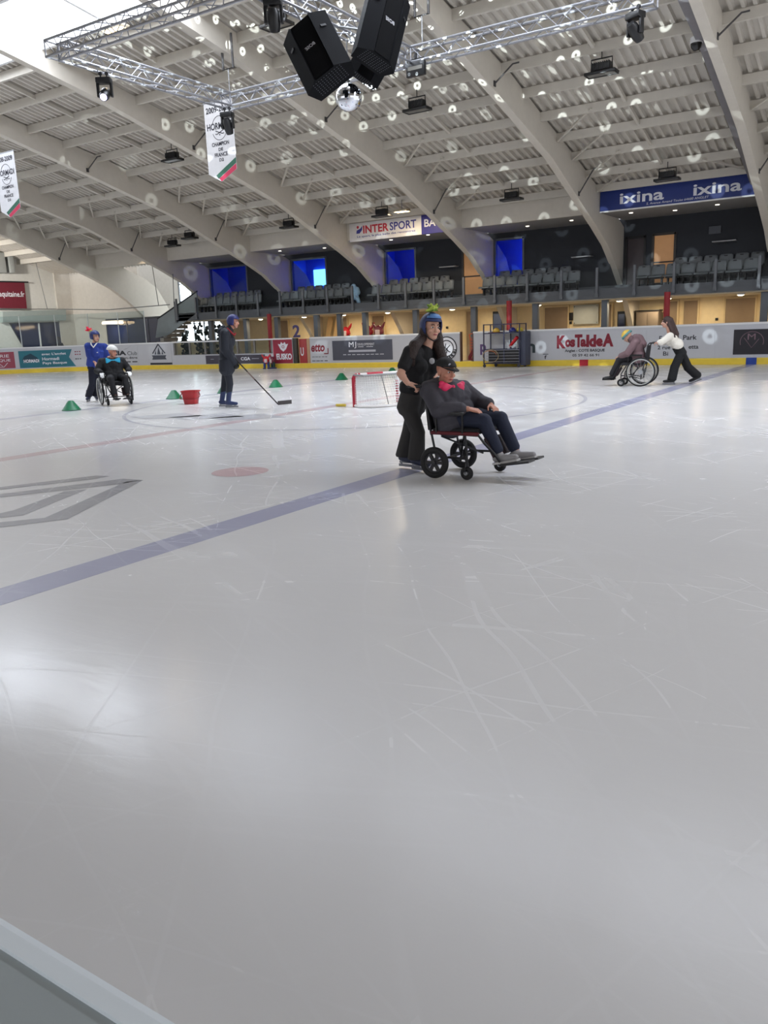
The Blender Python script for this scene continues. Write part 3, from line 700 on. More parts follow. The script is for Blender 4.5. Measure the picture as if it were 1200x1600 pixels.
def lit_lamp(x, y, label, e, w_=.5, rod=.4, drop=.6):
    z = dk(y) - drop
    t = thing('floodlight', label, 'floodlight', (x, y, z), group='lit floodlights under the roof')
    mb = MB(); mb.rbox((-w_ / 2 - .03, -.15, 0), (w_ / 2 + .03, .15, .08), .015); mb.build('frame', mat('lamp_steel', (180, 170, 150), .4, .5), t, local=True)
    mb = MB(); mb.box((-w_ / 2, -.13, -.012), (w_ / 2, .13, 0)); mb.build('lens', mat('lit_lens', (255, 236, 200), .4, emit=(255, 226, 176), estr=5), t, local=True)
    mb = MB(); mb.tube([(0, 0, .08), (0, 0, rod)], .015, 6); mb.build('bracket', STEEL, t, local=True)
    ld = bpy.data.lights.new('flood_lamp', 'AREA'); ld.shape = 'RECTANGLE'; ld.size = w_; ld.size_y = .26; ld.color = (1, .80, .52); ld.energy = e
    lo = bpy.data.objects.new('flood_lamp', ld); COL.objects.link(lo); lo.location = (x, y, z - .03)
    return t
lit_lamp(-16.2, 26.6, 'lit warm floodlight above the white sport shop banner', 60)
lit_lamp(-16.35, 14.3, 'lit warm floodlight behind the top of the left truss', 9, .6, .85)
t = thing('spotlight', 'small lit spotlight beside the beam at the far left', 'spotlight', (-31.5, 26.35, 5.8))
mb = MB(); mb.lathe([(.0, 0), (.09, 0), (.12, .08), (.08, .2)], 14); mb.build('housing', WHITE, t, local=True)
mb = MB(); mb.lathe([(0, -.02), (.085, -.005)], 14); mb.build('lens', mat('lit_lens', (255, 236, 200), .4, emit=(255, 226, 176), estr=5), t, local=True)
mb = MB(); mb.tube([(0, 0, .2), (0, 0, .55)], .015, 6); mb.build('stem', STEEL, t, local=True)
ld = bpy.data.lights.new('spot_lamp', 'SPOT'); ld.energy = 90; ld.color = (1, .8, .55); ld.spot_size = 1.6; lo = bpy.data.objects.new('spot_lamp', ld); COL.objects.link(lo); lo.location = (-31.5, 26.35, 5.74); lo.rotation_euler = (.5, 0, 0)
t = thing('tube_lamp', 'bright warm tube lamp above the dark glazing behind the pusher in blue', 'lamp', (-37.0, 30.4, 2.4))
p0, p1 = onY(161, 505, 30.4), onY(191, 504, 30.4)
mb = MB(); mb.cap(p0, p1, .07, .07); mb.build('tube', mat('tube_glow', (255, 225, 190), .4, emit=(255, 214, 170), estr=5), t)
mb = MB(); mb.box((min(p0.x, p1.x) - .1, 30.42, p0.z + .06), (max(p0.x, p1.x) + .1, 30.76, p0.z + .12)); mb.build('fitting', WHITE, t)
ld = bpy.data.lights.new('tube_light', 'AREA'); ld.shape = 'RECTANGLE'; ld.size = 1; ld.size_y = .1; ld.color = (1, .8, .6); ld.energy = 18; lo = bpy.data.objects.new('tube_light', ld); COL.objects.link(lo); lo.location = ((p0 + p1) / 2) - Vector((0, .12, .1))
q = lit_lamp(-37.8, 21.0, 'added floodlight near the left end of the roof, brightening the end wall', 0, .6, 2.6, 2.6)  # unseen lamp added only to brighten the end wall
ld = bpy.data.lights.new('end_wall_added_fill', 'AREA'); ld.shape = 'RECTANGLE'; ld.size = .6; ld.size_y = .3; ld.color = (1, .96, .9); ld.energy = 80; ld.spread = 1.5
lo = bpy.data.objects.new('end_wall_added_fill', ld); COL.objects.link(lo); lo.location = (-37.8, 21.2, dk(21) - 2.75); lo.rotation_euler = (Vector((-41, 29.5, 3.4)) - lo.location).to_track_quat('-Z', 'Y').to_euler()
t = thing('dome_camera', 'white and black dome camera bracketed to the right roof beam', 'camera', (-4.75, 20.5, 7.1))
c = onX(1088, 68, -4.75)
mb = MB(); mb.lathe([(.05, .16), (.13, .12), (.14, 0)], 18, Matrix.Translation(c)); mb.build('housing', WHITE, t)
mb = MB(); mb.lathe([(.125, 0), (.11, -.08), (.06, -.14), (0, -.155)], 18, Matrix.Translation(c)); mb.build('dome', mat('dome_black', (10, 10, 12), .08), t)
mb = MB(); mb.tube([c + Vector((0, 0, .15)), c + Vector((.05, 0, .24)), c + Vector((.3, 0, .24))], .035, 8); mb.build('arm', WHITE, t)

# ================================================================== TRUSSES
ZT = 6.97
def truss(p0, p1, label, w_=.29):
    p0, p1 = Vector(p0), Vector(p1); t = thing('lighting_truss', label, 'truss', p0, group='aluminium lighting trusses')
    d = (p1 - p0).normalized(); u = Vector((-d.y, d.x, 0)); h = w_ / 2; cs = [u * a + Vector((0, 0, b)) for a, b in ((-h, -h), (h, -h), (h, h), (-h, h))]
    for c in cs: mb = MB(); mb.tube([p0 + c, p1 + c], .025, 8); mb.build('chord', ALU, t)
    mb = MB(); L_ = (p1 - p0).length; n = max(2, int(L_ / .29)); st_ = L_ / n
    for i in range(n):
        for k in range(4):
            a, b = cs[k], cs[(k + 1) % 4]
            if i % 2: a, b = b, a
            mb.tube([p0 + d * st_ * i + a, p0 + d * st_ * (i + 1) + b], .010, 5, caps=False)
    for e in (p0, p1):
        for k in range(4): mb.tube([e + cs[k], e + cs[(k + 1) % 4]], .016, 6)
    mb.build('lattice', ALU, t); return t
TXA, TXM, TXB, TYA, TYB = -14.58, XC, -4.45, 11.25, 16.1
truss((TXA, TYA + .16, ZT), (TXA, TYB - .16, ZT), 'short truss running away on the left, carrying the lit moving head')
truss((TXA - .16, TYA, ZT), (TXB, TYA, ZT), 'nearest long truss, crossing the top left corner below the skylight')
truss((TXA - .16, TYB, ZT), (TXM - .15, TYB, ZT), 'far long truss from the white pennant to the mirror ball')
truss((TXM + .15, TYB, ZT), (TXB, TYB, ZT), 'far long truss from the speakers to the top right')
truss((TXM, TYA + .16, ZT), (TXM, TYB + .15, ZT), 'middle truss carrying the speakers')
for x, y, lb in ((TXA, TYB, 'steel hanger rod above the white pennant'), (TXM + .35, TYB, 'steel hanger rod to the right of the speakers')):
    t = thing('truss_hanger', lb, 'hanger', (x, y, ZT), group='hangers holding the trusses')
    zt = dk(y) - .5
    mb = MB(); mb.tube([(x, y, ZT + .14), (x, y, zt - .5)], .012, 6); mb.build('rod', STEEL, t)
    mb = MB(); mb.tube([(x - .16, y, zt + .25), (x - .16, y, zt - .5), (x + .16, y, zt - .5), (x + .16, y, zt + .25)], .03, 6); mb.build('bracket', mat('dark_steel', (74, 72, 72), .5, .4), t)
# moving heads
def moving_head(loc, rz, tilt, label, glow=None):
    t = thing('moving_head_light', label, 'stage light', loc, rz, 'moving head stage lights'); t.scale = (.8, .8, .8)
    mb = MB(); mb.rbox((-.19, -.13, -.36), (.19, .13, -.22), .03); mb.build('base', BLACKP, t, local=True)
    mb = MB(); mb.tube([(-.08, 0, -.22), (-.08, 0, -.08)], .02, 8); mb.tube([(.08, 0, -.22), (.08, 0, -.08)], .02, 8); mb.lathe([(.045, -.02), (.045, .02)], 12, Matrix.Translation((-.08, 0, -.12)) @ Matrix.Rotation(math.pi / 2, 4, 'X')); mb.lathe([(.045, -.02), (.045, .02)], 12, Matrix.Translation((.08, 0, -.12)) @ Matrix.Rotation(math.pi / 2, 4, 'X')); mb.build('clamp', BLACK, t, local=True)
    for s in (-1, 1): mb = MB(); mb.rbox((s * .17 - .03, -.06, -.68), (s * .17 + .03, .06, -.34), .02); mb.build('yoke_arm', BLACKP, t, local=True)
    Mh = Matrix.Translation((0, 0, -.60)) @ Matrix.Rotation(tilt, 4, 'X')
    mb = MB(); mb.lathe([(.0, .22), (.09, .21), (.125, .12), (.13, -.10), (.11, -.20), (.10, -.23)], 20, Mh); mb.build('head', BLACKP, t, local=True)
    mb = MB(); mb.lathe([(0, -.245), (.06, -.24), (.095, -.225)], 20, Mh)
    mb.build('lens', glow or mat('dark_lens', (30, 32, 40), .08), t, local=True); return t
lavender = mat('lavender_lens', (220, 216, 255), .2, emit=(205, 200, 255), estr=5)
moving_head((-14.5, 12.25, ZT - .14), .6, -1.0, 'black moving head with a glowing lavender lens under the left truss', lavender)
moving_head((-14.4, 15.75, ZT - .16), .3, .5, 'black moving head hanging in front of the white pennant')
moving_head((-9.55, 11.75, ZT + .05), .5, .3, 'black moving head on the middle truss in front of the left speaker')
moving_head((-4.75, 15.95, ZT - .05), -.4, .9, 'black moving head at the top right end of the far truss')
# flat fixture
c = onY(650, 108, 15.95)
t = thing('flood_panel', 'flat black stage fixture hooked under the far truss right of the speakers', 'stage light', c)
mb = MB(); mb.rbox((-.22, -.04, -.14), (.22, .05, .14), .02); mb.build('housing', BLACKP, t, local=True)
mb = MB(); mb.box((-.17, -.05, -.02), (.17, -.04, .05)); mb.build('lens', mat('unlit_lens', (120, 118, 112), .25), t, local=True)
mb = MB(); mb.tube([(-.2, 0, .1), (-.2, 0, .19), (.2, 0, .19), (.2, 0, .1)], .012, 6); mb.tube([(0, 0, .19), (0, .0, .30)], .03, 8); mb.build('bracket', BLACK, t, local=True)
# speakers
def speaker(pa, pb, depth_a, depth_b, width, label, facing, grille):
    """pa, pb: pixel ends of the long axis with their depths"""
    A = CAM + ray(*pa) * depth_a; B = CAM + ray(*pb) * depth_b; L_ = (B - A).length; ax = (B - A).normalized()
    v = Vector(facing) - ax * Vector(facing).dot(ax); v.normalize(); u = v.cross(ax)
    t = thing('loudspeaker', label, 'loudspeaker', (A + B) / 2, group='large hanging loudspeakers')
    Mx = Matrix((u, v, ax)).transposed().to_4x4(); w_ = width
    def pr(poly, z0, z1): mb = MB(); mb.prism(poly, z0, z1, ('x', 'y', 'z')); mb.v = [Mx @ p for p in mb.v]; return mb
    h = L_ / 2
    pr([(-.50 * w_, -.02 * w_), (-.22 * w_, .20 * w_), (-.20 * w_, .17 * w_), (.20 * w_, .17 * w_), (.22 * w_, .20 * w_), (.50 * w_, -.02 * w_), (.40 * w_, -.38 * w_), (-.40 * w_, -.38 * w_)], -h, h).build('cabinet', mat('speaker_black', (9, 10, 14), .75, bump=.15, bscale=120, spec=.12), t, 20, local=True)
    pr([(-.19 * w_, .171 * w_), (-.19 * w_, .185 * w_), (.19 * w_, .185 * w_), (.19 * w_, .171 * w_)], -h * .97, h * .97).build('grille', mat('grille_black', (7, 7, 9), .8, bump=.5, bscale=260, spec=.1), t, 20, local=True)
    for s in (-1, 1):
        a = s * .36 * w_; q = MB(); q.box((-.05, -.012, -.02), (.05, .012, .02)); Rm = Matrix.Rotation(-s * math.atan2(.22, .28), 4, 'Z')
        q.v = [Mx @ (Matrix.Translation((a, .095 * w_, -h * .45)) @ (Rm @ p)) for p in q.v]; q.build('recess', BLACK, t, 0, local=True)
    # maker's mark
    cu = bpy.data.curves.new('lettering', 'FONT'); cu.body = 'BOSE'; cu.size = .085; cu.shear = .3; cu.align_x = 'CENTER'
    tmp = bpy.data.objects.new('x', cu); me = bpy.data.meshes.new_from_object(tmp); q = MB()
    q.add([Mx @ Vector((-p.co.x, .189 * w_, -p.co.y)) for p in me.vertices], [tuple(f.vertices) for f in me.polygons]); q.build('logo', mat('logo_silver', (200, 200, 205), .3), t, 0, local=True)
    bpy.data.objects.remove(tmp)
    # perforated end with pale dots painted for light caught in its holes
    q = MB()
    for i in range(-6, 7):
        for j in range(-3, 4):
            x = i * .06 * w_; y = -.08 * w_ + j * .06 * w_
            if abs(x) < .40 * w_ - .06: q.v += []; q.add([Mx @ Vector((x + dx, y + dy, h + .003)) for dx, dy in ((-.008, -.008), (.008, -.008), (.008, .008), (-.008, .008))], [(0, 1, 2, 3)])
    q.build('end_perforation', mat('perforation_glints', (84, 86, 94), .45, .4), t, 0, local=True)
    mid = (A + B) / 2; q = MB(); q.tube([mid - v * .3 * w_, Vector((TXM, mid.y, ZT - .1))], .02, 6); q.build('hanging_bracket', STEEL, t)
    return t
tocam = Vector((.5, -.8, -.25))
speaker((474, 42), (514, 122), 14.0, 13.8, .92, 'large black loudspeaker at left of the cluster, tilted down to the right', (.42, -.85, -.30), True)
speaker((614, -12), (588, 94), 14.3, 14.2, .84, 'large black loudspeaker at right of the cluster, tilted down to the left', (.80, -.50, -.40), True)
speaker((602, 58), (566, 122), 14.9, 15.0, .66, 'black loudspeaker hanging lowest, behind the mirror ball', (.2, -.7, -.6), True)
# mirror ball
bc = CAM + ray(545, 152) * 15.3
t = thing('mirror_ball', 'silver mirror ball hanging below the speakers', 'mirror ball', bc)
mb = MB(); mb.ell((0, 0, 0), ((.252, 0, 0), (0, .252, 0), (0, 0, .252)), 44, 24); o = mb.build('mirror_tiles', mat('mirror_tile', (225, 228, 235), .04, 1.0, var=.02), t, 0, local=True)
mb = MB(); mb.lathe([(.03, .25), (.03, .30), (.012, .31), (.012, .98)], 10); mb.build('rod', STEEL, t, local=True)
# the spots thrown by the ball: a lamp on its far side with a ring pattern by direction
def spots(loc, energy, rot=0.0):
    ld = bpy.data.lights.new('mirror_ball_spots', 'POINT'); ld.energy = energy; ld.shadow_soft_size = 0; ld.color = (.86, .97, 1.0); ld.use_nodes = True
    nt = ld.node_tree; N = nt.nodes; L = nt.links; em = N['Emission']
    tc = N.new('ShaderNodeTexCoord'); sp = N.new('ShaderNodeSeparateXYZ'); L.new(tc.outputs['Normal'], sp.inputs[0])
    def mth(op, a, b=None):
        n = N.new('ShaderNodeMath'); n.operation = op
        for i, v in enumerate((a, b)):
            if v is None: continue
            if isinstance(v, (int, float)): n.inputs[i].default_value = v
            else: L.new(v, n.inputs[i])
        return n.outputs[0]
    ST = .078
    el = mth('ARCSINE', sp.outputs[2]); az = mth('ARCTAN2', sp.outputs[1], sp.outputs[0])
    e1 = mth('DIVIDE', el, ST); row = mth('FLOOR', e1); fe = mth('SUBTRACT', mth('SUBTRACT', e1, row), .5)
    ce = mth('COSINE', mth('MULTIPLY', mth('ADD', row, .5), ST))
    cells = mth('FLOOR', mth('MULTIPLY', ce, 2 * math.pi / ST)); stp = mth('DIVIDE', 2 * math.pi, mth('MAXIMUM', cells, 6))
    a1 = mth('ADD', mth('DIVIDE', az, stp), mth('MULTIPLY', row, .37)); fa = mth('SUBTRACT', mth('SUBTRACT', a1, mth('FLOOR', a1)), .5)
    x = mth('MULTIPLY', mth('MULTIPLY', fa, stp), ce); y = mth('MULTIPLY', fe, ST)
    # a little jitter so the rows are not perfect
    wn = N.new('ShaderNodeTexWhiteNoise'); wn.noise_dimensions = '2D'; cb = N.new('ShaderNodeCombineXYZ'); L.new(row, cb.inputs[0]); L.new(mth('FLOOR', a1), cb.inputs[1]); L.new(cb.outputs[0], wn.inputs['Vector'])
    sc = N.new('ShaderNodeSeparateColor'); L.new(wn.outputs['Color'], sc.inputs[0])
    x = mth('ADD', x, mth('MULTIPLY', mth('SUBTRACT', sc.outputs[0], .5), .035)); y = mth('ADD', y, mth('MULTIPLY', mth('SUBTRACT', sc.outputs[1], .5), .035))
    r = mth('SQRT', mth('ADD', mth('MULTIPLY', x, x), mth('MULTIPLY', y, y)))
    mr = N.new('ShaderNodeMapRange'); mr.interpolation_type = 'SMOOTHSTEP'; L.new(mth('ABSOLUTE', mth('SUBTRACT', r, .0095)), mr.inputs['Value']); mr.inputs['From Min'].default_value = .0080; mr.inputs['From Max'].default_value = .002; mr.inputs['To Min'].default_value = 0; mr.inputs['To Max'].default_value = 1
    on = mth('GREATER_THAN', sc.outputs[2], .18)
    dn = N.new('ShaderNodeMapRange'); dn.interpolation_type = 'SMOOTHSTEP'; L.new(el, dn.inputs['Value']); dn.inputs['From Min'].default_value = -.52; dn.inputs['From Max'].default_value = -.30; dn.inputs['To Min'].default_value = .25; dn.inputs['To Max'].default_value = 1
    L.new(mth('MULTIPLY', mth('MULTIPLY', mr.outputs['Result'], on), dn.outputs['Result']), em.inputs['Strength'])
    lo = bpy.data.objects.new('mirror_ball_spots', ld); COL.objects.link(lo); lo.location = loc; lo.rotation_euler = (0, 0, rot); return lo
spots(bc + Vector((-.05, .29, -.02)), 2600)

# ================================================================== BANNERS
def pennant(x0, z0, Y, w_, h_, year, label, div):
    t = thing('pennant', label, 'banner', (x0 + w_ / 2, Y, z0), group='white club pennants')
    cut = .13 * h_; pk = .45
    mb = MB(); mb.prism([(x0, z0), (x0 + w_, z0), (x0 + w_, z0 - h_ + cut), (x0 + w_ * pk, z0 - h_), (x0, z0 - h_ + cut * .9)], Y, Y + .012); mb.build('cloth', mat('pennant_white', (186, 185, 186), .8, bump=.1, bscale=4), t, 0)
    mb = MB(); mb.tube([(x0 - .03, Y + .006, z0), (x0 + w_ + .03, Y + .006, z0)], .015, 8); mb.build('rod', STEEL, t)
    for k, c in enumerate(((40, 84, 66), (168, 40, 70))):
        o_ = .075 * h_ * (1 - k) ; mb = MB(); th = .07 * h_
        xr, zr = x0 + w_, z0 - h_ + cut; xl, zl = x0 + w_ * pk, z0 - h_
        mb.add([(xl - w_ * .1 * (1 - k), Y - .003, zl + o_ * .55 + .005), (xr, Y - .003, zr + o_), (xr, Y - .003, zr + o_ + th), (xl - w_ * .1 * (2 - k) + .02, Y - .003, zl + o_ * .6 + th * .62)], [(0, 1, 2, 3)]); mb.build('stripe', mat('stripe_%d' % k, c, .8), t, 0)
    K = mat('print_black', (28, 28, 40), .8); cx = x0 + w_ / 2
    f = lambda s, a, b, z1_, z2_, bd=.02: text(s, x0 + w_ * a, x0 + w_ * b, z0 - h_ * z2_, z0 - h_ * z1_, Y - .002, K, t, bold=bd)
    f(year, .07, .90, .06, .135); f('HORMADI', .07, .92, .26, .345, .02); f('CHAMPION', .20, .80, .50, .55); f('DE', .42, .58, .575, .615); f('FRANCE', .27, .73, .635, .685); f(div, .42, .58, .705, .745)
    rr_ = .26 * w_; cz = z0 - h_ * .33
    mb = MB(); n = 40
    for a0, a1 in ((.35, 2.8), (3.55, 5.9)): mb.tube([(cx + rr_ * math.cos(a0 + (a1 - a0) * i / n), Y - .004, cz + rr_ * 1.12 * math.sin(a0 + (a1 - a0) * i / n)) for i in range(n + 1)], .006, 4)
    for s in (-1, 1): mb.tube([(cx - s * .14 * w_, Y - .004, cz - .03 * h_), (cx + s * .10 * w_, Y - .004, cz - .075 * h_), (cx + s * .15 * w_, Y - .004, cz - .07 * h_)], .009, 4)
    mb.ell((cx, Y - .004, cz - .085 * h_), ((.018, 0, 0), (0, .003, 0), (0, 0, .018)), 10, 6); mb.build('emblem', K, t, 0)
    return t
pennant(onY(318, 165, 16.45).x, onY(318, 163, 16.45).z, 16.45, .97, 1.90, '2009-2010', 'white pointed club pennant hanging behind the moving head', 'D2')
pennant(-23.80, onY(20, 235, 15.7).z - .0, 15.7, .97, 1.82, '2008-2009', 'white pointed club pennant cut by the left edge of the photo', 'D3')
# fascia banners
t = thing('fascia_banner', 'blue banner with white lettering on the fascia at the right', 'banner', (-7, 28.15, 5.0))
mb = MB(); mb.rbox((-9.38, 28.12, 5.0), (-4.50, 28.19, 5.68), .004); mb.build('panel', mat('banner_blue', (34, 52, 120), .55), t)
Wt = mat('print_white', (226, 226, 232), .6)
mb = MB(); mb.box((-9.38, 28.115, 4.985), (-4.50, 28.13, 5.03)); mb.build('lower_edge', WHITE, t)
for x0, x1 in ((-8.72, -7.30), (-6.40, -4.98)): text('ixina', x0, x1, 5.19, 5.52, 28.12, Wt, t, bold=.02)
text('5, Avenue Amand Toulet 64600 ANGLET', -7.85, -5.92, 5.07, 5.15, 28.12, Wt, t, shear=.2)
t = thing('fascia_banner', 'white and blue sport shop banner on the fascia above the balcony', 'banner', (-17, 28.15, 4.9))
mb = MB(); mb.rbox((-19.62, 28.12, 4.93), (-16.28, 28.19, 5.62), .004); mb.build('panel', mat('banner_white', (226, 222, 220), .55), t)
mb = MB(); mb.rbox((-16.28, 28.12, 4.93), (-14.75, 28.19, 5.62), .004); mb.build('blue_panel', mat('banner_purple_blue', (58, 56, 132), .55), t)
RD = mat('print_red', (190, 44, 60), .6); BL = mat('print_blue', (58, 58, 138), .6)
text('INTER', -18.95, -17.75, 5.20, 5.50, 28.12, RD, t, bold=.03); text('SPORT', -17.70, -16.50, 5.20, 5.50, 28.12, BL, t, bold=.02)
text('Le sport, la plus belle des rencontres', -19.25, -16.55, 5.04, 5.14, 28.12, BL, t, bold=.015); text('BAYO', -16.15, -15.1, 5.18, 5.46, 28.12, Wt, t, bold=.02)
mb = MB(); mb.ell((-19.20, 28.115, 5.46), ((.055, 0, 0), (0, .004, 0), (0, 0, .055)), 12, 6); mb.build('logo_dot', RD, t)
mb = MB(); mb.add([(-19.28, 28.116, 5.22), (-19.12, 28.116, 5.22), (-19.0, 28.116, 5.34), (-18.98, 28.116, 5.50), (-19.08, 28.116, 5.40), (-19.26, 28.116, 5.34)], [(0, 1, 2, 3, 4, 5)]); mb.build('logo_wave', BL, t, 0)
# end wall banner and unit
t = thing('wall_banner', 'dark red cloth banner on the end wall at the left edge', 'banner', onX(20, 460, -41.1))
bx = lambda x, y: onX(x, y, -41.1)
mb = MB(); q = [bx(-40, 440), bx(38, 442), bx(42, 482), bx(-40, 481)]; mb.prism([(p.y, p.z) for p in q], -41.12, -41.09, ('y', 'z', 'x')); mb.build('cloth', mat('maroon_cloth', (104, 24, 40), .8, bump=.4, bscale=3), t)
mb = MB(); mb.tube([bx(-40, 439), bx(44, 441)], .04, 8); mb.build('rod', BLACK, t)
q = MB(); cu = bpy.data.curves.new('lettering', 'FONT'); cu.body = 'nouvelle-aquitaine.fr'; cu.size = 1; cu.offset = .01; tmp = bpy.data.objects.new('x', cu); me = bpy.data.meshes.new_from_object(tmp)
wx = max(p.co.x for p in me.vertices); pR, pL = bx(38, 462), bx(-36, 461); s_ = (pR.y - pL.y) / wx
q.add([Vector((-41.08, pL.y + p.co.x * s_, pL.z - .05 + p.co.y * s_ * 1.2)) for p in me.vertices], [tuple(f.vertices) for f in me.polygons]); q.build('lettering', Wt, t, 0); bpy.data.objects.remove(tmp)
t = thing('heating_unit', 'grey wall-mounted heating unit above the dark red banner', 'heater', onX(5, 412, -41.0))
hx = lambda x, y: onX(x, y, -40.9)
for xa, xb in ((-24, 8), (9, 21)):
    a, b = hx(xa, 393), hx(xb, 427); mb = MB(); mb.rbox((-41.29, min(a.y, b.y), b.z), (-40.7, max(a.y, b.y), a.z), .05); mb.build('casing', mat('unit_grey', (156, 158, 154), .5), t)
# net cables by the end wall
mb = MB(); mb.tube([onX(-20, 483, -40.2), onX(86, 483, -40.2), onY(170, 484, 28.4), onY(265, 476, 28.4)], .022, 6); tag(mb.build('net_cable', mat('cable_grey', (90, 92, 92), .5)), 'thin horizontal cable along the end wall above the boards', 'cable')
for p, q_, lb in (((50, 386), (74, 483), 'thin slanting cable on the white end wall'), ((37, 328), (40, 384), 'thin upright cable between the left beams')):
    mb = MB(); mb.tube([onX(*p, -40.2), onX(*q_, -40.2)], .018, 6); tag(mb.build('net_cable', mat('cable_grey', (90, 92, 92), .5)), lb, 'cable', 'net cables at the far end')
for p, q_, lb in (((237, 411), (248, 478), 'slanting cable left of the bright stair window'), ((270, 428), (272, 476), 'upright cable beside the bright stair window')):
    mb = MB(); mb.tube([onY(*p, 28.4), onY(*q_, 28.4)], .018, 6); tag(mb.build('net_cable', mat('cable_grey', (90, 92, 92), .5)), lb, 'cable', 'net cables at the far end')
# protective glass round the corner
t = thing('rink_glass', 'clear protective glass on the boards round the far left corner', 'glass screen', (-36, 26, 1.25))
cp = [p for p in full[2:58:4]]
for a, b in zip(cp[::2], cp[2::2]):
    mb = MB(); mb.prism([(a[0], a[1] + .05), (b[0], b[1] + .05), (b[0] + .006, b[1] + .062), (a[0] + .006, a[1] + .062)], 1.26, 2.75, ('x', 'y', 'z')); mb.build('pane', GLASSD, t, 0)
for a in cp[::2]: mb = MB(); mb.tube([(a[0], a[1] + .06, 1.24), (a[0], a[1] + .06, 2.75)], .022, 8); mb.build('post', mat('pale_post', (190, 194, 194), .4, .4), t)

# ================================================================== ADVERTISING ON THE BOARDS
YF = YB - .004
def ad(label, x0, x1, z0, z1, material, poly=None):
    t = thing('advertising_panel', label, 'advertisement', ((x0 + x1) / 2, YB, z0))
    mb = MB()
    if poly: mb.prism(poly, YF - .006, YB)
    else: mb.box((x0, YF - .006, z0), (x1, YB, z1))
    mb.build('panel', material, t, 0); return t
YT = YF - .006
K = mat('print_dark', (40, 40, 46), .6); WT = mat('print_white', (226, 226, 232), .6); WHB = mat('panel_white', (190, 191, 196), .4, var=.03)
def rules(t, x0, x1, z, material, n, h=.02):
    rnd = random.Random(int(abs(x0) * 100)); mb = MB(); x = x0; st = (x1 - x0) / n
    for k in range(n): mb.box((x + .02, YT - .003, z - h / 2), (x + st * rnd.uniform(.7, .95), YT, z + h / 2)); x += st
    mb.build('fine_print', material, t, 0)
t = ad('black advertising panel with a pale M in an arch, at the right edge', -4.82, -3.75, .30, 1.05, mat('panel_black', (30, 28, 36), .4))
PK_ = mat('print_mauve', (126, 100, 110), .6)
mb = MB(); mb.tube([(-4.30 + .33 * math.cos(a), YT - .003, .68 + .30 * math.sin(a)) for a in [math.pi * (-.1 + 1.2 * i / 24) for i in range(25)]], .010, 4); mb.tube([(-4.52, YT - .003, .80), (-4.30, YT - .003, .50), (-4.10, YT - .003, .76)], .010, 4); mb.build('emblem', PK_, t)
text('M', -4.42, -4.2, .74, .92, YT, PK_, t)
t = ad('white advertising panel with an address, behind the woman in white', -7.45, -5.38, .21, 1.12, WHB)
text('E', -7.06, -6.97, .78, .92, YT, K, t, bold=.02); text('Park', -6.32, -5.90, .78, .93, YT, K, t, bold=.02); text('2 rue', -7.10, -6.70, .50, .62, YT, K, t, bold=.02); text('etta', -6.14, -5.84, .50, .61, YT, K, t, bold=.02); text('Bi', -6.92, -6.76, .30, .43, YT, K, t, bold=.01)
t = ad('white advertising panel with big red lettering and an address in black', -11.15, -7.50, .21, 1.12, WHB)
RL = mat('print_crimson', (128, 24, 44), .6)
for s, x0, x1, z0, z1 in (('K', -10.50, -10.20, .60, 1.02), ('o', -10.20, -10.03, .64, .88), ('s', -10.02, -9.87, .64, .88), ('T', -9.86, -9.62, .63, 1.04), ('a', -9.66, -9.48, .64, .88), ('l', -9.46, -9.38, .63, 1.02), ('d', -9.36, -9.14, .63, 1.02), ('e', -9.12, -8.91, .64, .90), ('A', -8.90, -8.55, .63, 1.04)): text(s, x0 - .012, x1 + .012, z0 - .01, z1 + .01, YT, RL, t, bold=.055)
text('Anglet - COTE BASQUE', -10.22, -8.83, .44, .56, YT, K, t, bold=.03); text('05 59 42 66 91', -9.95, -9.02, .31, .40, YT, K, t, bold=.02)
text('f', -10.96, -10.88, .24, .37, YT, K, t, bold=.03); mb = MB(); mb.box((-11.02, YT - .004, .40), (-10.82, YT, .42)); mb.build('bar', K, t, 0)
t = ad('white advertising panel behind the cage, only its first and last letters showing', -13.66, -11.2, .21, 1.12, WHB)
text('p', -13.44, -13.20, .42, .80, YT, mat('print_violet', (92, 66, 110), .6), t, bold=.04); text('h', -11.62, -11.30, .46, .92, YT, mat('print_pine', (64, 76, 78), .6), t, bold=.03)
# round black and white emblem
t = ad('round black and white club emblem on the boards behind the woman in black', -15.25, -14.4, .25, 1.1, K, [(-14.83 + .44 * math.cos(2 * math.pi * i / 40), .68 + .44 * math.sin(2 * math.pi * i / 40)) for i in range(40)])
mb = MB(); mb.prism([(-14.83 + .27 * math.cos(2 * math.pi * i / 40), .68 + .27 * math.sin(2 * math.pi * i / 40)) for i in range(40)], YT - .004, YT); mb.build('inner_disc', WT, t, 0)
mb = MB(); n = 30
for a0, a1 in ((-.1, 3.3),):
    vs = []
    for i in range(n + 1):
        a = a0 + (a1 - a0) * i / n
        for r in (.31, .40): vs.append((-14.83 + r * math.cos(a), YT - .003, .68 + r * math.sin(a)))
    mb.add(vs, [(2 * i, 2 * i + 1, 2 * i + 3, 2 * i + 2) for i in range(n)])
mb.build('upper_band', WT, t, 0)
for i, ch in enumerate('CHALET'):
    a = math.radians(245 + i * 20); text(ch, -14.83 + .355 * math.cos(a) - .035, -14.83 + .355 * math.cos(a) + .035, .68 + .355 * math.sin(a) - .045, .68 + .355 * math.sin(a) + .045, YT, WT, t, rot=a + math.pi / 2, bold=.02)
mb = MB()
for q in ([(-.15, .12), (.1, -.12), (.16, -.13)], [(.15, .12), (-.1, -.12), (-.16, -.13)], [(-.02, .18), (-.06, .0), (.04, .02), (0, -.18)], [(-.18, .02), (-.08, .05)]): mb.tube([(-14.83 + a, YT - .006, .68 + b) for a, b in q], .018, 5)
mb.build('emblem', K, t)
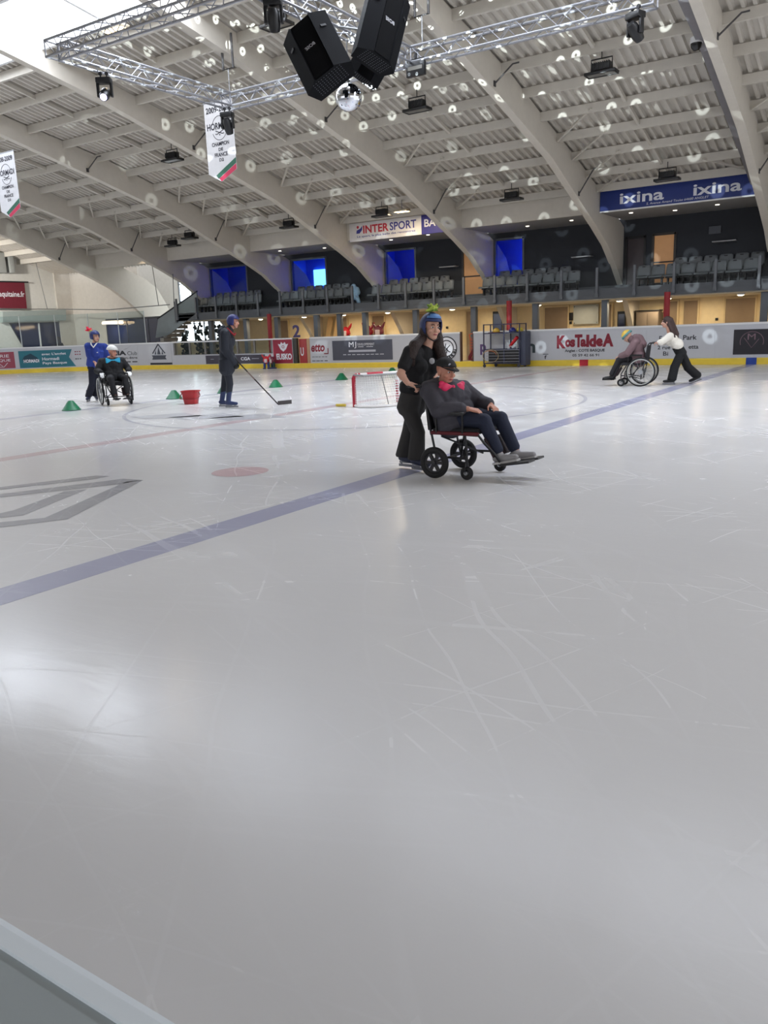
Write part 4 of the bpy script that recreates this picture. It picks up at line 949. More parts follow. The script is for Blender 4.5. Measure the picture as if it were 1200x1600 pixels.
t = ad('dark grey advertising panel with thin pale lettering left of the woman in black', -20.11, -17.22, .30, 1.08, mat('panel_charcoal', (74, 76, 88), .4))
text('M', -19.28, -19.05, .82, 1.02, YT, WT, t); text('J', -19.02, -18.92, .76, 1.02, YT, WT, t); text('DEVELOPPEMENT', -18.86, -18.05, .87, .96, YT, WT, t); 
mb = MB(); mb.box((-19.3, YT - .003, .62), (-18.0, YT, .70)); mb.build('bar', mat('print_light_grey', (180, 180, 190), .6), t, 0); rules(t, -19.6, -17.6, .52, WT, 9); rules(t, -18.86, -18.05, .82, WT, 2)
t = ad('white advertising panel with red lettering beside the open gate', -21.24, -20.22, .21, 1.12, WHB)
text('etto', -21.20, -20.50, .66, .98, YT, RL, t, bold=.03, shear=.15); mb = MB(); mb.box((-20.55, YT - .003, .56), (-20.32, YT, .60)); mb.box((-20.36, YT - .003, .56), (-20.32, YT, .80)); mb.build('corner_mark', RL, t, 0)
rules(t, -21.2, -20.35, .45, K, 5); rules(t, -21.2, -20.35, .29, K, 4, .03)
t = ad('red advertising panel with white capitals left of the open gate', -23.26, -22.22, .21, 1.2, mat('panel_red', (150, 34, 58), .45))
text('EUSKO', -23.1, -22.25, .36, .62, YT, WT, t, bold=.05)
mb = MB(); mb.prism([(-22.70, .70), (-22.55, .80), (-22.42, 1.02), (-22.55, 1.0), (-22.60, 1.1), (-22.70, 1.02), (-22.80, 1.1), (-22.85, 1.0), (-22.98, 1.02), (-22.85, .8)], YT - .004, YT); mb.build('emblem', WT, t, 0)
mb = MB(); mb.tube([(-22.7 + .06 * math.cos(i), YT - .006, .9 + .06 * math.sin(i)) for i in [k * .63 for k in range(11)]], .012, 5); mb.build('emblem_ring', mat('panel_red', (150, 34, 58), .45), t)
t = ad('long charcoal advertising strip low on the boards behind the man with the stick', -27.3, -23.75, .22, .60, mat('panel_charcoal2', (66, 62, 74), .4))
text('CGA', -25.15, -24.6, .36, .50, YT, WT, t, bold=.02)
for x0, x1 in ((-27.0, -26.8), (-26.3, -26.15), (-25.9, -25.4), (-24.5, -24.1)): mb = MB(); mb.box((x0, YT - .003, .42), (x1, YT, .44)); mb.build('rule', mat('print_light_grey', (180, 180, 190), .6), t, 0)
t = ad('white advertising panel with a dark diamond emblem near the rink corner', -31.0, -29.5, .21, 1.12, WHB)
mb = MB(); cx = -30.35
for a, b in (((-.42, .0), (0, .42)), ((0, .42), (.42, 0))): mb.tube([(cx + a[0], YT - .005, .75 + a[1]), (cx + b[0], YT - .005, .75 + b[1])], .03, 5)
mb.prism([(cx - .5, .46), (cx + .5, .46), (cx + .42, .56), (cx + .5, .66), (cx - .5, .66), (cx - .42, .56)], YT - .004, YT); mb.prism([(cx - .12, .7), (cx + .12, .7), (cx, 1.05)], YT - .004, YT); mb.prism([(cx - .3, .7), (cx - .18, .7), (cx - .2, .9)], YT - .004, YT); mb.prism([(cx + .18, .7), (cx + .3, .7), (cx + .24, .88)], YT - .004, YT); mb.build('emblem', mat('print_slate', (70, 74, 84), .6), t, 0)

mb = MB(); mb.box((-31.0, YT - .003, .22), (-29.5, YT, .31)); mb.build('bar', K, t, 0)
# curved corner adverts: built flat then bent onto the corner
def bend(t):
    ox = origin(t)
    for ch in t.children:
        me = ch.data
        for v in me.vertices:
            x = v.co.x + ox.x; y = v.co.y + ox.y; out = y - YB; s = -31.0 - x
            if s > 0:
                a = s / RC; v.co.x = -31.0 - (RC + out) * math.sin(a) - ox.x; v.co.y = YB - RC + (RC + out) * math.cos(a) - ox.y
        me.update()
def cut(mb, n=30):    # slice long panels so that they can bend
    bm = bmesh.new(); vs = [bm.verts.new(p) for p in mb.v]; bm.verts.ensure_lookup_table()
    for f in mb.f:
        try: bm.faces.new([vs[i] for i in f])
        except ValueError: pass
    x0 = min(p.x for p in mb.v); x1 = max(p.x for p in mb.v)
    for k in range(1, n):
        bmesh.ops.bisect_plane(bm, geom=bm.verts[:] + bm.edges[:] + bm.faces[:], plane_co=(x0 + (x1 - x0) * k / n, 0, 0), plane_no=(1, 0, 0))
    r = MB(); r.bm(bm); return r
def arc(px):            # arc length round the corner for a picture column, as a flat x
    best = None
    for i in range(400):
        a = i / 399 * math.pi / 2; p = Vector((-31 - RC * math.sin(a), YB - RC + RC * math.cos(a), .6)); d = p - CAM
        X = 600 + FPX * d.dot(_rt) / d.dot(_fw)
        if best is None or abs(X - px) < best[0]: best = (abs(X - px), -31 - RC * a)
    return best[1]
def cad(label, x0, x1, z0, z1, material, poly=None):
    t = thing('advertising_panel', label, 'advertisement', ((x0 + x1) / 2, YB, z0)); mb = MB()
    if poly: mb.prism(poly, YF - .006, YB)
    else: mb.box((x0, YF - .006, z0), (x1, YB, z1))
    cut(mb).build('panel', material, t, 0); return t
a0, a1 = arc(172), arc(216)
t = cad('white advertising panel for a health club behind the left wheelchair', a0, a1, .24, 1.14, WHB); w_ = a1 - a0
text('ENIA', a0 - w_ * .14, a0 + w_ * .58, .70, .92, YT, K, t, bold=.05); text('Club', a0 + w_ * .62, a0 + w_ * .98, .70, .88, YT, K, t); text('e et bien-être', a0 - w_ * .02, a0 + w_ * .98, .52, .63, YT, K, t, bold=.02); rules(t, a0 + w_ * .1, a0 + w_ * .98, .38, K, 4, .05)
mb = MB(); mb.add([(a0 + w_ * .45, YT - .003, .96), (a0 + w_ * .62, YT - .003, 1.02), (a0 + w_ * .80, YT - .003, 1.14), (a0 + w_ * .6, YT - .003, 1.0)], [(0, 1, 2, 3)]); mb.build('swoosh', K, t, 0); bend(t)
a0, a1 = arc(30), arc(114); w_ = a1 - a0
t = cad('teal advertising panel with white handwriting on the far left boards', a0, a1, .25, 1.08, mat('panel_teal', (30, 108, 122), .4), [(a0, .25), (a0 + w_ * 1.05, .25), (a0 + w_ * .93, .70), (a0 + w_, 1.08), (a0, 1.08)])
for s, z in (("avec L'anglet", .80), ('Hormadi', .58), ('Pays Basque', .36)): text(s, a0 + w_ * .42, a0 + w_ * (.88 if len(s) > 8 else .74), z, z + .15, YT, WT, t, bold=.02)
mb = MB(); mb.prism([(a0 + w_ * .1, .5), (a0 + w_ * .36, .56), (a0 + w_ * .33, .74), (a0 + w_ * .22, .94), (a0 + w_ * .1, .82), (a0 + w_ * .06, .66)], YT - .003, YT); cut(mb, 8).build('emblem', mat('print_teal_dark', (24, 60, 76), .6), t, 0)
text('HORMADI', a0 + w_ * .08, a0 + w_ * .36, .50, .66, YT - .004, WT, t, bold=.04); bend(t)
b0, b1 = arc(115), arc(130)
t = cad('small white advert with faint red lettering right of the teal panel', b0, b1, .3, 1.08, WHB)
for z, m_ in ((.95, RL), (.82, RL), (.60, K)): rules(t, b0 + .08, b1 - .08, z, m_, 3, .05)
bend(t)
a0, a1 = arc(-60), arc(23); w_ = a1 - a0
t = cad('dark pink advertising panel cut off by the left edge of the boards', a0, a1, .27, 1.06, mat('panel_rose', (150, 64, 80), .45))
text('ERIE', a0 + w_ * .66, a0 + w_ * .9, .80, .94, YT, WT, t); text('SQUE', a0 + w_ * .64, a0 + w_ * .92, .58, .72, YT, WT, t)
mb = MB(); mb.tube([(a0 + w_ * .60, YT - .003, .34), (a0 + w_ * .78, YT - .003, .34), (a0 + w_ * .86, YT - .003, .54)], .012, 4); mb.tube([(a0 + w_ * .70, YT - .003, .38), (a0 + w_ * .70, YT - .003, .50), (a0 + w_ * .76, YT - .003, .38)], .012, 4); mb.build('emblem', WT, t); bend(t)
# gates
t = thing('rink_gate', 'open gate in the boards, its end showing dark, below the purple figure two', 'gate', (-22.0, 27.3, 0))
mb = MB(); mb.rbox((-22.18, 26.9 + .38, .2), (-21.98, 27.42, 1.24), .01); mb.build('end_panel', mat('gate_dark', (58, 56, 50), .5), t)
mb = MB(); mb.rbox((-21.95, 27.4, .2), (-21.55, 28.0, 1.2), .01); mb.build('leaf', mat('gate_red', (170, 60, 60), .5), t)
mb = MB(); mb.rbox((-21.50, 27.35, .15), (-21.34, 28.2, 1.2), .01); mb.build('return_panel', mat('gate_wood', (190, 150, 116), .5), t)
text('U', -21.88, -21.7, .5, .85, 27.39, WT, t, bold=.03)
t = thing('rink_number', 'purple figure two standing over the gate in the boards', 'number', (-22.05, 27.35, 1.25))
text('2', -22.20, -21.83, 1.27, 1.78, 27.36, mat('purple_plastic', (66, 56, 104), .5), t, name='figure', bold=.02, depth=.0)
for o in t.children: solid(o, .03, 0)
t = thing('rink_gate', 'narrow gap in the boards closed with orange netting beside the wheeled cage', 'gate', (-14.0, 27.3, 0))
mb = MB()
for x in (-14.25, -13.73): mb.rbox((x - .02, YB - .01, .1), (x + .02, YB + .14, 1.27), .006)
mb.build('gate_post', mat('gate_brown', (90, 66, 56), .5), t)
mb = MB()
for k in range(9): mb.tube([(-14.22 + k * .06, 28.0, .2), (-14.22 + k * .06, 28.02, 1.05)], .010, 5)
for k in range(8): mb.tube([(-14.24, 28.0, .25 + k * .1), (-13.72, 28.0, .25 + k * .1)], .010, 5)
mb.build('orange_netting', mat('orange_net', (226, 100, 60), .6), t)
mb = MB(); mb.tube([(-14.1, 27.8, .95 - .0), (-14.16, 27.82, 1.15), (-14.0, 27.82, 1.2), (-13.9, 27.82, 1.0)], .02, 6); mb.build('net_loop', mat('orange_net', (226, 100, 60), .6), t)
mb = MB(); mb.prism([(-14.1, .22), (-13.76, .22), (-13.76, .28), (-14.02, .28), (-13.80, .68), (-13.76, .82), (-13.82, .80), (-14.1, .36)], 27.6, 27.66); tag(mb.build('drag_bracket', mat('bracket_red', (120, 26, 36), .5)), 'dark red angled bracket standing in the gap of the boards', 'bracket')

# ================================================================== SMALL THINGS ON THE ICE
def cone(x, y, label):
    t = thing('marker_cone', label, 'cone', (x, y, .003), group='green marker cones along the far blue line')
    mb = MB(); mb.lathe([(.195, 0), (.195, .012), (.185, .018), (.06, .19), (.045, .20), (.035, .198), (.172, .012)], 28); mb.build('shell', GREEN, t, local=True); return t
cone(-14.98, 10.91, 'green marker cone left of the wheelchair with the man in black')
cone(-14.87, 13.7, 'green marker cone beside the red bucket'); cone(-14.8, 15.35, 'green marker cone mostly behind the legs of the man with the stick')
cone(-14.76, 17.31, 'green marker cone above the hockey stick blade'); cone(-14.64, 20.24, 'green marker cone left of the small goal, far away'); cone(-14.67, 23.17, 'green marker cone farthest away, beside the elbow of the woman in black')
t = thing('bucket', 'red square plastic bucket standing on the ice', 'bucket', (-13.24, 12.68, .003), .45)
bm = bmesh.new()
def sq(s, z, n=24):
    r = []
    for k in range(n):
        a = 2 * math.pi * k / n; c, d = math.cos(a), math.sin(a); e = 4.5; q = (abs(c) ** e + abs(d) ** e) ** (-1 / e); r.append((c * q * s, d * q * s, z))
    return r
rg = [sq(.135, 0), sq(.135, .005), sq(.172, .255), sq(.19, .262), sq(.19, .285), sq(.176, .285), sq(.165, .262), sq(.125, .012)]
mb = MB(); n = 24; mb.add([p for r in rg for p in r], [tuple(range(n - 1, -1, -1))] + [(i * n + k, i * n + (k + 1) % n, (i + 1) * n + (k + 1) % n, (i + 1) * n + k) for i in range(len(rg) - 1) for k in range(n)] + [tuple((len(rg) - 1) * n + k for k in range(n))]); mb.build('body', mat('bucket_red', (172, 34, 40), .4), t, local=True)
mb = MB(); mb.tube([(-.19, 0, .25), (-.22, -.03, .18), (-.21, -.12, .13), (-.15, -.2, .12), (0, -.215, .11), (.15, -.2, .12), (.21, -.12, .13), (.22, -.03, .18), (.19, 0, .25)], .009, 6); mb.build('handle', mat('bucket_handle', (120, 24, 30), .5), t, local=True)
# small goal
G1, G2 = Vector((-8.98, 12.80, .003)), Vector((-8.52, 13.62, .003)); gd = (G2 - G1).normalized(); gb = Vector((gd.y, -gd.x, 0)); HG = .60
t = thing('hockey_goal', 'small hockey goal with red posts and a white net', 'goal', G1)
mb = MB(); mb.tube([G1 + Vector((0, 0, .0)), G1 + Vector((0, 0, HG - .06)), G1 + Vector((0, 0, HG - .02)) + gd * .02, G1 + Vector((0, 0, HG)) + gd * .07], .038, 12); mb.build('post', mat('goal_red', (176, 24, 50), .4), t)
mb = MB(); mb.tube([G1 + gd * .07 + Vector((0, 0, HG)), G2 + Vector((0, 0, HG))], .032, 10); mb.build('crossbar', mat('goal_white', (226, 222, 220), .45), t)
mb = MB(); mb.tube([G1 + gd * .28 + Vector((0, 0, HG + .004)), G1 + gd * .62 + Vector((0, 0, HG + .004))], .034, 10); mb.tube([G1 + gd * .09 + Vector((0, 0, HG + .001)), G1 + gd * .13 + Vector((0, 0, HG + .001))], .035, 10); mb.build('red_tape', mat('goal_red', (176, 24, 50), .4), t)
mb = MB(); mb.tube([G2, G2 + Vector((0, 0, HG))], .030, 10); mb.build('post', mat('goal_white', (226, 222, 220), .45), t)
mb = MB()
for k in range(9): z = .03 + k * .05; mb.tube([G2 + Vector((0, 0, z)), G2 + Vector((0, 0, z + .028))], .033, 10)
mb.build('tape_band', mat('goal_red', (176, 24, 50), .4), t)
bk = [G1, G1 + gb * .25 - gd * .03, G1 + gb * .45 + gd * .15, G1 + gb * .52 + gd * .47, G1 + gb * .45 + gd * .8, G2 + gb * .25 + gd * .03, G2]
mb = MB(); mb.tube([p + Vector((0, 0, .025)) for p in bk], .025, 8); mb.build('base_bar', mat('goal_white', (226, 222, 220), .45), t)
tb = [G1 + Vector((0, 0, HG)), G1 + gb * .22 + gd * .1 + Vector((0, 0, HG - .01)), G1 + gb * .25 + gd * .47 + Vector((0, 0, HG - .01)), G2 + gb * .22 - gd * .1 + Vector((0, 0, HG - .01)), G2 + Vector((0, 0, HG))]
mb = MB(); mb.tube(tb, .018, 8); mb.tube([tb[2], bk[3]], .010, 6); mb.build('back_frame', mat('goal_grey', (140, 140, 140), .5), t)
def bez(pl, s):
    k = s * (len(pl) - 1); i = min(int(k), len(pl) - 2); return pl[i].lerp(pl[i + 1], k - i)
mb = MB(); nu, nv = 30, 14
for i in range(nu + 1): mb.tube([bez(tb, i / nu).lerp(bez(bk, i / nu), j / 4) for j in range(5)], .0028, 3, caps=False)
for j in range(nv + 1): mb.tube([bez(tb, i / 14).lerp(bez(bk, i / 14), j / nv) for i in range(15)], .0028, 3, caps=False)
for j in range(1, 8): mb.tube([bez(tb, i / 14).lerp(tb[0].lerp(tb[4], i / 14), j / 8) for i in range(15)], .0028, 3, caps=False)
mb.build('net', mat('net_white', (236, 236, 236), .8), t)
mb = MB(); mb.cap(G1 - Vector((.38, .05, -.03)), G1 - Vector((.22, .02, -.03)), .03, .03); tag(mb.build('yellow_marker', mat('marker_yellow', (206, 180, 60), .5)), 'small yellow tube lying beside the near goal post', 'marker')

# ================================================================== WHEELED CAGE
cx0, cx1, cy0, cy1 = -12.98, -11.62, 26.62, 27.18
t = thing('cage_trolley', 'dark blue wheeled cage trolley standing against the boards', 'trolley', (-12.3, 26.9, 0))
FRM = mat('cage_blue', (42, 46, 74), .45)
mb = MB()
for x in (cx0, -12.2, cx1):
    for y in (cy0, cy1): mb.bar((x, y, .12), (x, y, 1.50), .035)
for z in (.14, 1.48, 1.18, .62):
    for y in (cy0, cy1): mb.bar((cx0, y, z), (cx1, y, z), .03)
    for x in (cx0, cx1): mb.bar((x, cy0, z), (x, cy1, z), .03)
mb.build('frame', FRM, t)
mb = MB()
for z in (.20, .30, .40, .50, .60): mb.bar((cx0 + .1, cy0 - .01, z), (cx1, cy0 - .01, z), .016)
mb.build('shelf_rail', mat('rail_grey', (150, 150, 154), .4, .4), t)
mb = MB()
for k in range(6):
    for a, b in ((cx0, cx0 + .2), (cx1 - .22, cx1)): mb.bar((a, cy1, 1.22 + k * .045), (b, cy1, 1.22 + k * .045), .008)
mb.build('wire_mesh', FRM, t)
mb = MB(); mb.rbox((cx0 + .15, cy0 + .02, .16), (cx1 - .02, cy1 - .02, .60), .06); mb.build('black_liner', BLACK, t)
mb = MB(); mb.rbox((cx1 + .0, cy0 + .05, .06), (cx1 + .20, cy1 - .05, 1.22), .03); mb.build('side_pad', mat('side_pad', (66, 70, 88), .6), t)
mb = MB(); mb.box((cx0, cy0, 1.17), (cx1, cy1, 1.19)); mb.build('top_shelf', mat('shelf_grey', (120, 122, 128), .5), t)
for x, y in ((cx0 + .02, cy0), (cx0 + .2, cy1), (cx1 - .03, cy0), (cx1 - .03, cy1)):
    mb = MB(); mb.lathe([(.0, -.02), (.055, -.02), (.06, 0), (.055, .02), (0, .02)], 14, Matrix.Translation((x, y, .06)) @ Matrix.Rotation(math.pi / 2, 4, 'X')); mb.bar((x, y, .06), (x, y, .14), .03, .05); mb.build('caster', mat('caster_rubber', (46, 46, 50), .6), t)
def helmet(loc, col, label, name='helmet'):
    t = thing('helmet', label, 'helmet', loc, .4); mb = MB(); mb.ell((0, 0, 0), ((.12, 0, 0), (0, .14, 0), (0, 0, .14)), 20, 12, keep=lambda d: d.z > -.1); o = mb.build('shell', mat('helmet_%d_%d_%d' % col, col, .35), t, local=True); solid(o, .012)
    mb = MB(); mb.tube([(.12 * math.cos(a), .14 * math.sin(a), -.015) for a in [2 * math.pi * k / 20 for k in range(20)]], .012, 6, closed=True); mb.build('rim', BLACKP, t, local=True); return t
helmet((-12.62, 26.9, 1.215), (214, 176, 70), 'yellow helmet on top of the wheeled cage, left'); helmet((-11.98, 26.85, 1.215), (26, 36, 120), 'dark blue helmet on top of the wheeled cage, middle'); helmet((-11.78, 27.0, 1.215), (190, 170, 60), 'yellow helmet on top of the wheeled cage, right')
mb = MB(); mb.rbox((-12.85, 26.7, 1.19), (-12.45, 27.1, 1.215), .01); tag(mb.build('tray', mat('tray_maroon', (90, 40, 44), .5)), 'maroon tray under the left yellow helmet on the cage', 'tray')
mb = MB(); mb.cap((-12.05, 26.8, .72), (-11.82, 26.85, 1.0), .05, .07); o = mb.build('red_bundle', mat('red_cloth', (200, 30, 40), .6)); tag(o, 'bright red bundle inside the wheeled cage', 'bundle')
mb = MB(); mb.cap((-11.68, 26.85, .98), (-11.66, 26.9, 1.12), .07, .07); tag(mb.build('purple_bag', mat('purple_cloth', (60, 30, 56), .7)), 'dark purple bag at the right end of the wheeled cage', 'bag')
mb = MB(); mb.tube([(-12.70 + .30 * math.cos(a), 26.58, .40 + .22 * math.sin(a)) for a in [2 * math.pi * k / 30 for k in range(30)]], .010, 6, closed=True); tag(mb.build('hose', mat('hose_beige', (170, 150, 110), .6)), 'loop of pale hose hanging on the front of the wheeled cage', 'hose')
mb = MB(); mb.tube([(-12.75 + .26 * math.cos(a), 26.6, .44 + .14 * math.sin(a)) for a in [math.pi * k / 14 for k in range(15)]], .010, 6); tag(mb.build('hose', mat('hose_orange', (190, 110, 60), .6)), 'orange hose arched over the pale hose on the cage', 'hose')
mb = MB()
for x in (-12.08, -11.75): mb.tube([(x, 26.7, .63), (x, 26.7, .85)], .012, 6)
mb.tube([(-12.08, 26.7, .72), (-11.75, 26.7, .72)], .012, 6); tag(mb.build('white_stand', WHITE), 'small white metal stand inside the wheeled cage', 'stand')

# ================================================================== WHEELCHAIRS
RUB = mat('tyre_rubber', (24, 24, 26), .7, bump=.2); SPK = mat('wheel_grey', (160, 162, 166), .35, .5); FR1 = mat('chair_frame_black', (34, 34, 38), .4, .3)
def wheel_parts(t, r, y, tube_r, spokes, rim_col, x=0.0, z=None, name='wheel', thick=.012):
    z = r if z is None else z; c = Vector((x, y, z))
    mb = MB(); R_ = r - tube_r; mb.tube([c + Vector((R_ * math.cos(a), 0, R_ * math.sin(a))) for a in [2 * math.pi * k / 44 for k in range(44)]], tube_r, 10, closed=True)
    o = mb.build(name, RUB, t, local=True)
    mb = MB(); R2 = R_ - tube_r * .9; mb.tube([c + Vector((R2 * math.cos(a), 0, R2 * math.sin(a))) for a in [2 * math.pi * k / 44 for k in range(44)]], max(.006, tube_r * .45), 8, closed=True)
    mb.lathe([(.0, -.035), (max(.018, r * .16), -.03), (max(.018, r * .16), .03), (0, .035)], 14, Matrix.Translation(c) @ Matrix.Rotation(math.pi / 2, 4, 'X'))
    for k in range(spokes):
        a = 2 * math.pi * k / spokes; mb.bar(c + Vector((.02 * math.cos(a), 0, .02 * math.sin(a))), c + Vector((R2 * math.cos(a), 0, R2 * math.sin(a))), thick, thick)
    mb.build('rim', rim_col, o, local=True); return o
def wheelchair(loc, rz, label, kind, seat_m, seat_edge, arm_z=.66):
    t = thing('wheelchair', label, 'wheelchair', loc, rz)
    hz = .87 if kind == 'transit' else .93; sz = .43 if kind == 'transit' else .48; hw = .24; bx = -.06
    if kind == 'transit':
        for s in (-1, 1): wheel_parts(t, .152, s * .30, .030, 6, mat('spoke_black', (40, 40, 44), .4), thick=.028)
        for s, cx_ in ((-1, .33), (1, .42)): wheel_parts(t, .065, s * .27, .024, 5, SPK, x=cx_, name='caster', thick=.012)
    else:
        for s in (-1, 1):
            wheel_parts(t, .315, s * .31, .016, 16, SPK, thick=.005); mb = MB()
            mb.tube([(.27 * math.cos(a), s * .345, .315 + .27 * math.sin(a)) for a in [2 * math.pi * k / 40 for k in range(40)]], .011, 8, closed=True); mb.build('hand_rim', mat('hand_rim_grey', (176, 176, 172), .4, .4), t, local=True)
        for s in (-1, 1): wheel_parts(t, .085, s * .25, .022, 4, SPK, x=.42, name='caster', thick=.014)
    cxs = {-1: .33, 1: .42} if kind == 'transit' else {-1: .42, 1: .42}
    for s in (-1, 1):
        mb = MB(); y = s * hw; cr = .065 if kind == 'transit' else .085
        mb.tube([(bx, y, sz - .02), (bx - .03, y, sz + .18), (bx - .07, y, hz - .04), (bx - .10, y, hz), (bx - .22, y, hz + .0)], .013, 8)
        mb.tube([(bx, y, sz), (.44, y, sz - .01), (.50, y, sz - .08), (.58, s * .18, .24), (.62, s * .16, .17)], .013, 8)
        mb.tube([(bx, y, sz), (0, y * 1.02, .16), (.12, y, .20), (cxs[s], s * .265, cr * 2 + .07)], .012, 8); mb.tube([(.30, y, sz), (cxs[s], s * .265, cr * 2 + .1), (cxs[s], s * .265, cr * 2 - .0)], .012, 8)
        for e in (-1, 1): mb.bar((cxs[s] + .0, s * .27 + e * .028, cr), (cxs[s], s * .27 + e * .022, cr * 2 + .03), .008, .022)
        mb.tube([(0, s * .30, .152 if kind == 'transit' else .315), (0, y, .152 if kind == 'transit' else .315)], .012, 8)
        if kind != 'transit': mb.tube([(0, y, .16), (0, y, .34)], .014, 8)
        mb.build('side_frame', FR1, t, local=True)
        mb = MB(); mb.cap((bx - .12, y, hz), (bx - .23, y, hz), .018, .018); mb.build('push_handle', BLACKP, t, local=True)
        mb = MB(); mb.rbox((-.02, s * (hw + .01) - .025, arm_z), (.30, s * (hw + .01) + .025, arm_z + .035), .012); mb.tube([(0, s * (hw + .01), sz), (0, s * (hw + .01), arm_z)], .010, 6); mb.tube([(.28, s * (hw + .01), sz), (.28, s * (hw + .01), arm_z)], .010, 6); mb.build('armrest', BLACKP, t, local=True)
        f0 = .62; mb = MB(); Mf = Matrix.Translation((f0, s * .11, .14)) @ Matrix.Rotation(-.16, 4, 'Y'); mb.rbox((0, -.075, -.01), (.20 if kind != 'transit' else .30, .075, .01), .006, Mf); mb.build('footplate', BLACKP, t, local=True)
        mb = MB(); Mf = Matrix.Translation((.52, s * .12, .30)) @ Matrix.Rotation(-.5, 4, 'Y'); mb.rbox((-.012, -.07, -.10), (.012, .07, .10), .01, Mf); mb.build('calf_pad', mat('calf_pad', (46, 30, 36), .7), t, local=True)
    mb = MB(); mb.tube([(0, -hw, .16), (0, hw, .16)], .011, 6); mb.bar((.05, -hw, sz - .03), (.25, hw, .18), .016); mb.bar((.05, hw, sz - .03), (.25, -hw, .18), .016); mb.build('cross_brace', FR1, t, local=True)
    mb = MB(); mb.rbox((bx, -hw + .01, sz - .012), (.42, hw - .01, sz + .045), .02); mb.build('seat', seat_m, t, local=True)
    mb = MB(); mb.tube([(bx, -hw, sz), (.44, -hw, sz)], .018, 8); mb.tube([(bx, hw, sz), (.44, hw, sz)], .018, 8); mb.build('seat_edge', seat_edge, t, local=True)
    mb = MB(); Mb = Matrix.Translation((bx - .02, 0, sz)) @ Matrix.Rotation(-.10, 4, 'Y'); mb.rbox((-.025, -hw + .012, .02), (.015, hw - .012, hz - sz - .05), .012, Mb); mb.build('backrest', seat_m, t, local=True)
    return t
SEATB = mat('chair_black_fabric', (26, 26, 30), .8, bump=.2); DRED = mat('dark_red_edge', (96, 24, 34), .5)
W1 = wheelchair((-3.80, 7.0, .003), 0.0, 'small-wheeled black and dark red wheelchair pushed by the woman in black', 'transit', SEATB, DRED, .60)
W2 = wheelchair((-15.22, 12.28, .003), -.50, 'wheelchair facing the camera with the man in black and white gloves', 'self', SEATB, FR1)
W3 = wheelchair((-5.14, 18.53, .003), math.radians(188), 'wheelchair with large grey wheels pushed by the woman in the white jumper', 'self', SEATB, FR1)
def chair_tf(Wt):
    M_ = Matrix.Translation(Wt.location) @ Matrix.Rotation(Wt.rotation_euler.z, 4, 'Z')
    return lambda x, y, z: M_ @ Vector((x, y, z))

# ================================================================== PEOPLE
SKIN = mat('skin', (206, 158, 136), .55, var=.06, bump=.05); SKIN2 = mat('skin_ruddy', (196, 138, 116), .55, var=.06, bump=.05)
EYE = mat('eye_dark', (30, 22, 20), .2); EYEW = mat('eye_white', (225, 220, 215), .3); LIP = mat('lip', (160, 84, 84), .5); BROW = mat('brow_hair', (48, 34, 28), .8)
def hand(bl, W, d, nrm, thumb, curl=.5, s=1.0):
    """palm with four unequal bent fingers and a side thumb, added to blob bl"""
    d = d.normalized(); nrm = (nrm - d * nrm.dot(d)).normalized(); lat = d.cross(nrm)
    if lat.dot(thumb) < 0: lat = -lat
    pc = W + d * .05 * s
    for k in (-1.5, -.5, .5, 1.5): bl.cap(W + d * .012 * s + lat * k * .012 * s, W + d * .088 * s + lat * k * .019 * s, .014 * s, .0125 * s, 10)
    for k, ln in zip((1.5, .5, -.5, -1.5), (.070, .078, .072, .056)):
        p = W + d * .092 * s + lat * k * .0205 * s; dd = d.copy(); ax = d.cross(nrm)
        for j, fr in enumerate((.45, .31, .24)):
            dd = (dd * math.cos(curl) + nrm * math.sin(curl)) if j == 0 else (Matrix.Rotation(curl if ax.cross(d).dot(nrm) > 0 else -curl, 3, ax) @ dd)
            q = p + dd.normalized() * ln * fr * s; bl.cap(p, q, (.0088 - .0008 * j) * s, (.0082 - .0008 * j) * s, 10); p = q
    p = W + d * .025 * s + lat * .030 * s; q = p + (d * .7 + lat * .7 + nrm * .3).normalized() * .042 * s; r = q + (d * .9 + lat * .2 + nrm * .45).normalized() * .034 * s
    bl.cap(p, q, .013 * s, .010 * s, 10); bl.cap(q, r, .010 * s, .008 * s, 10)
def torso(bl, J, inf=0.0, lift=0.0, fem=False, k=1.0):
    P = (J['PR'] + J['PL']) / 2; M_ = (J['SR'] + J['SL']) / 2;  lp = (J['PL'] - J['PR']) / 2; ls = (J['SL'] - J['SR']) / 2
    lp = lp.normalized() * .10 * k; W = P.lerp(M_, .42); C = P.lerp(M_, .75); fw_ = J['FB']
    P = P + (M_ - P).normalized() * lift
    wr = .085 if fem else .098
    for s in (-1, 1):
        bl.chain([P + lp * s * .75 - fw_ * .015, W + lp * s * (.55 if fem else .72), C + ls * s * .52, M_ + ls * s * .70 - Vector((0, 0, .02))], [(.118 if fem else .108) * k + inf, wr * k + inf, .10 * k + inf, .062 * k + inf])
        bl.cap(M_ + ls * s * .55, J['SR' if s < 0 else 'SL'], .062 * k + inf, .056 * k + inf)
        if fem: bl.ell(C + ls * s * .42 + fw_ * .075, ((.07 + inf, 0, 0), (0, .07 + inf, 0), (0, 0, .07 + inf)), 14, 8)
    bl.chain([P, W, C, M_], [.10 * k + inf, (.09 if fem else .10) * k + inf, .105 * k + inf, .075 * k + inf])
    if not fem: bl.ell(C + fw_ * .035, ((.11 + inf, 0, 0), (0, .11 + inf, 0), (0, 0, .12 + inf)), 14, 8)
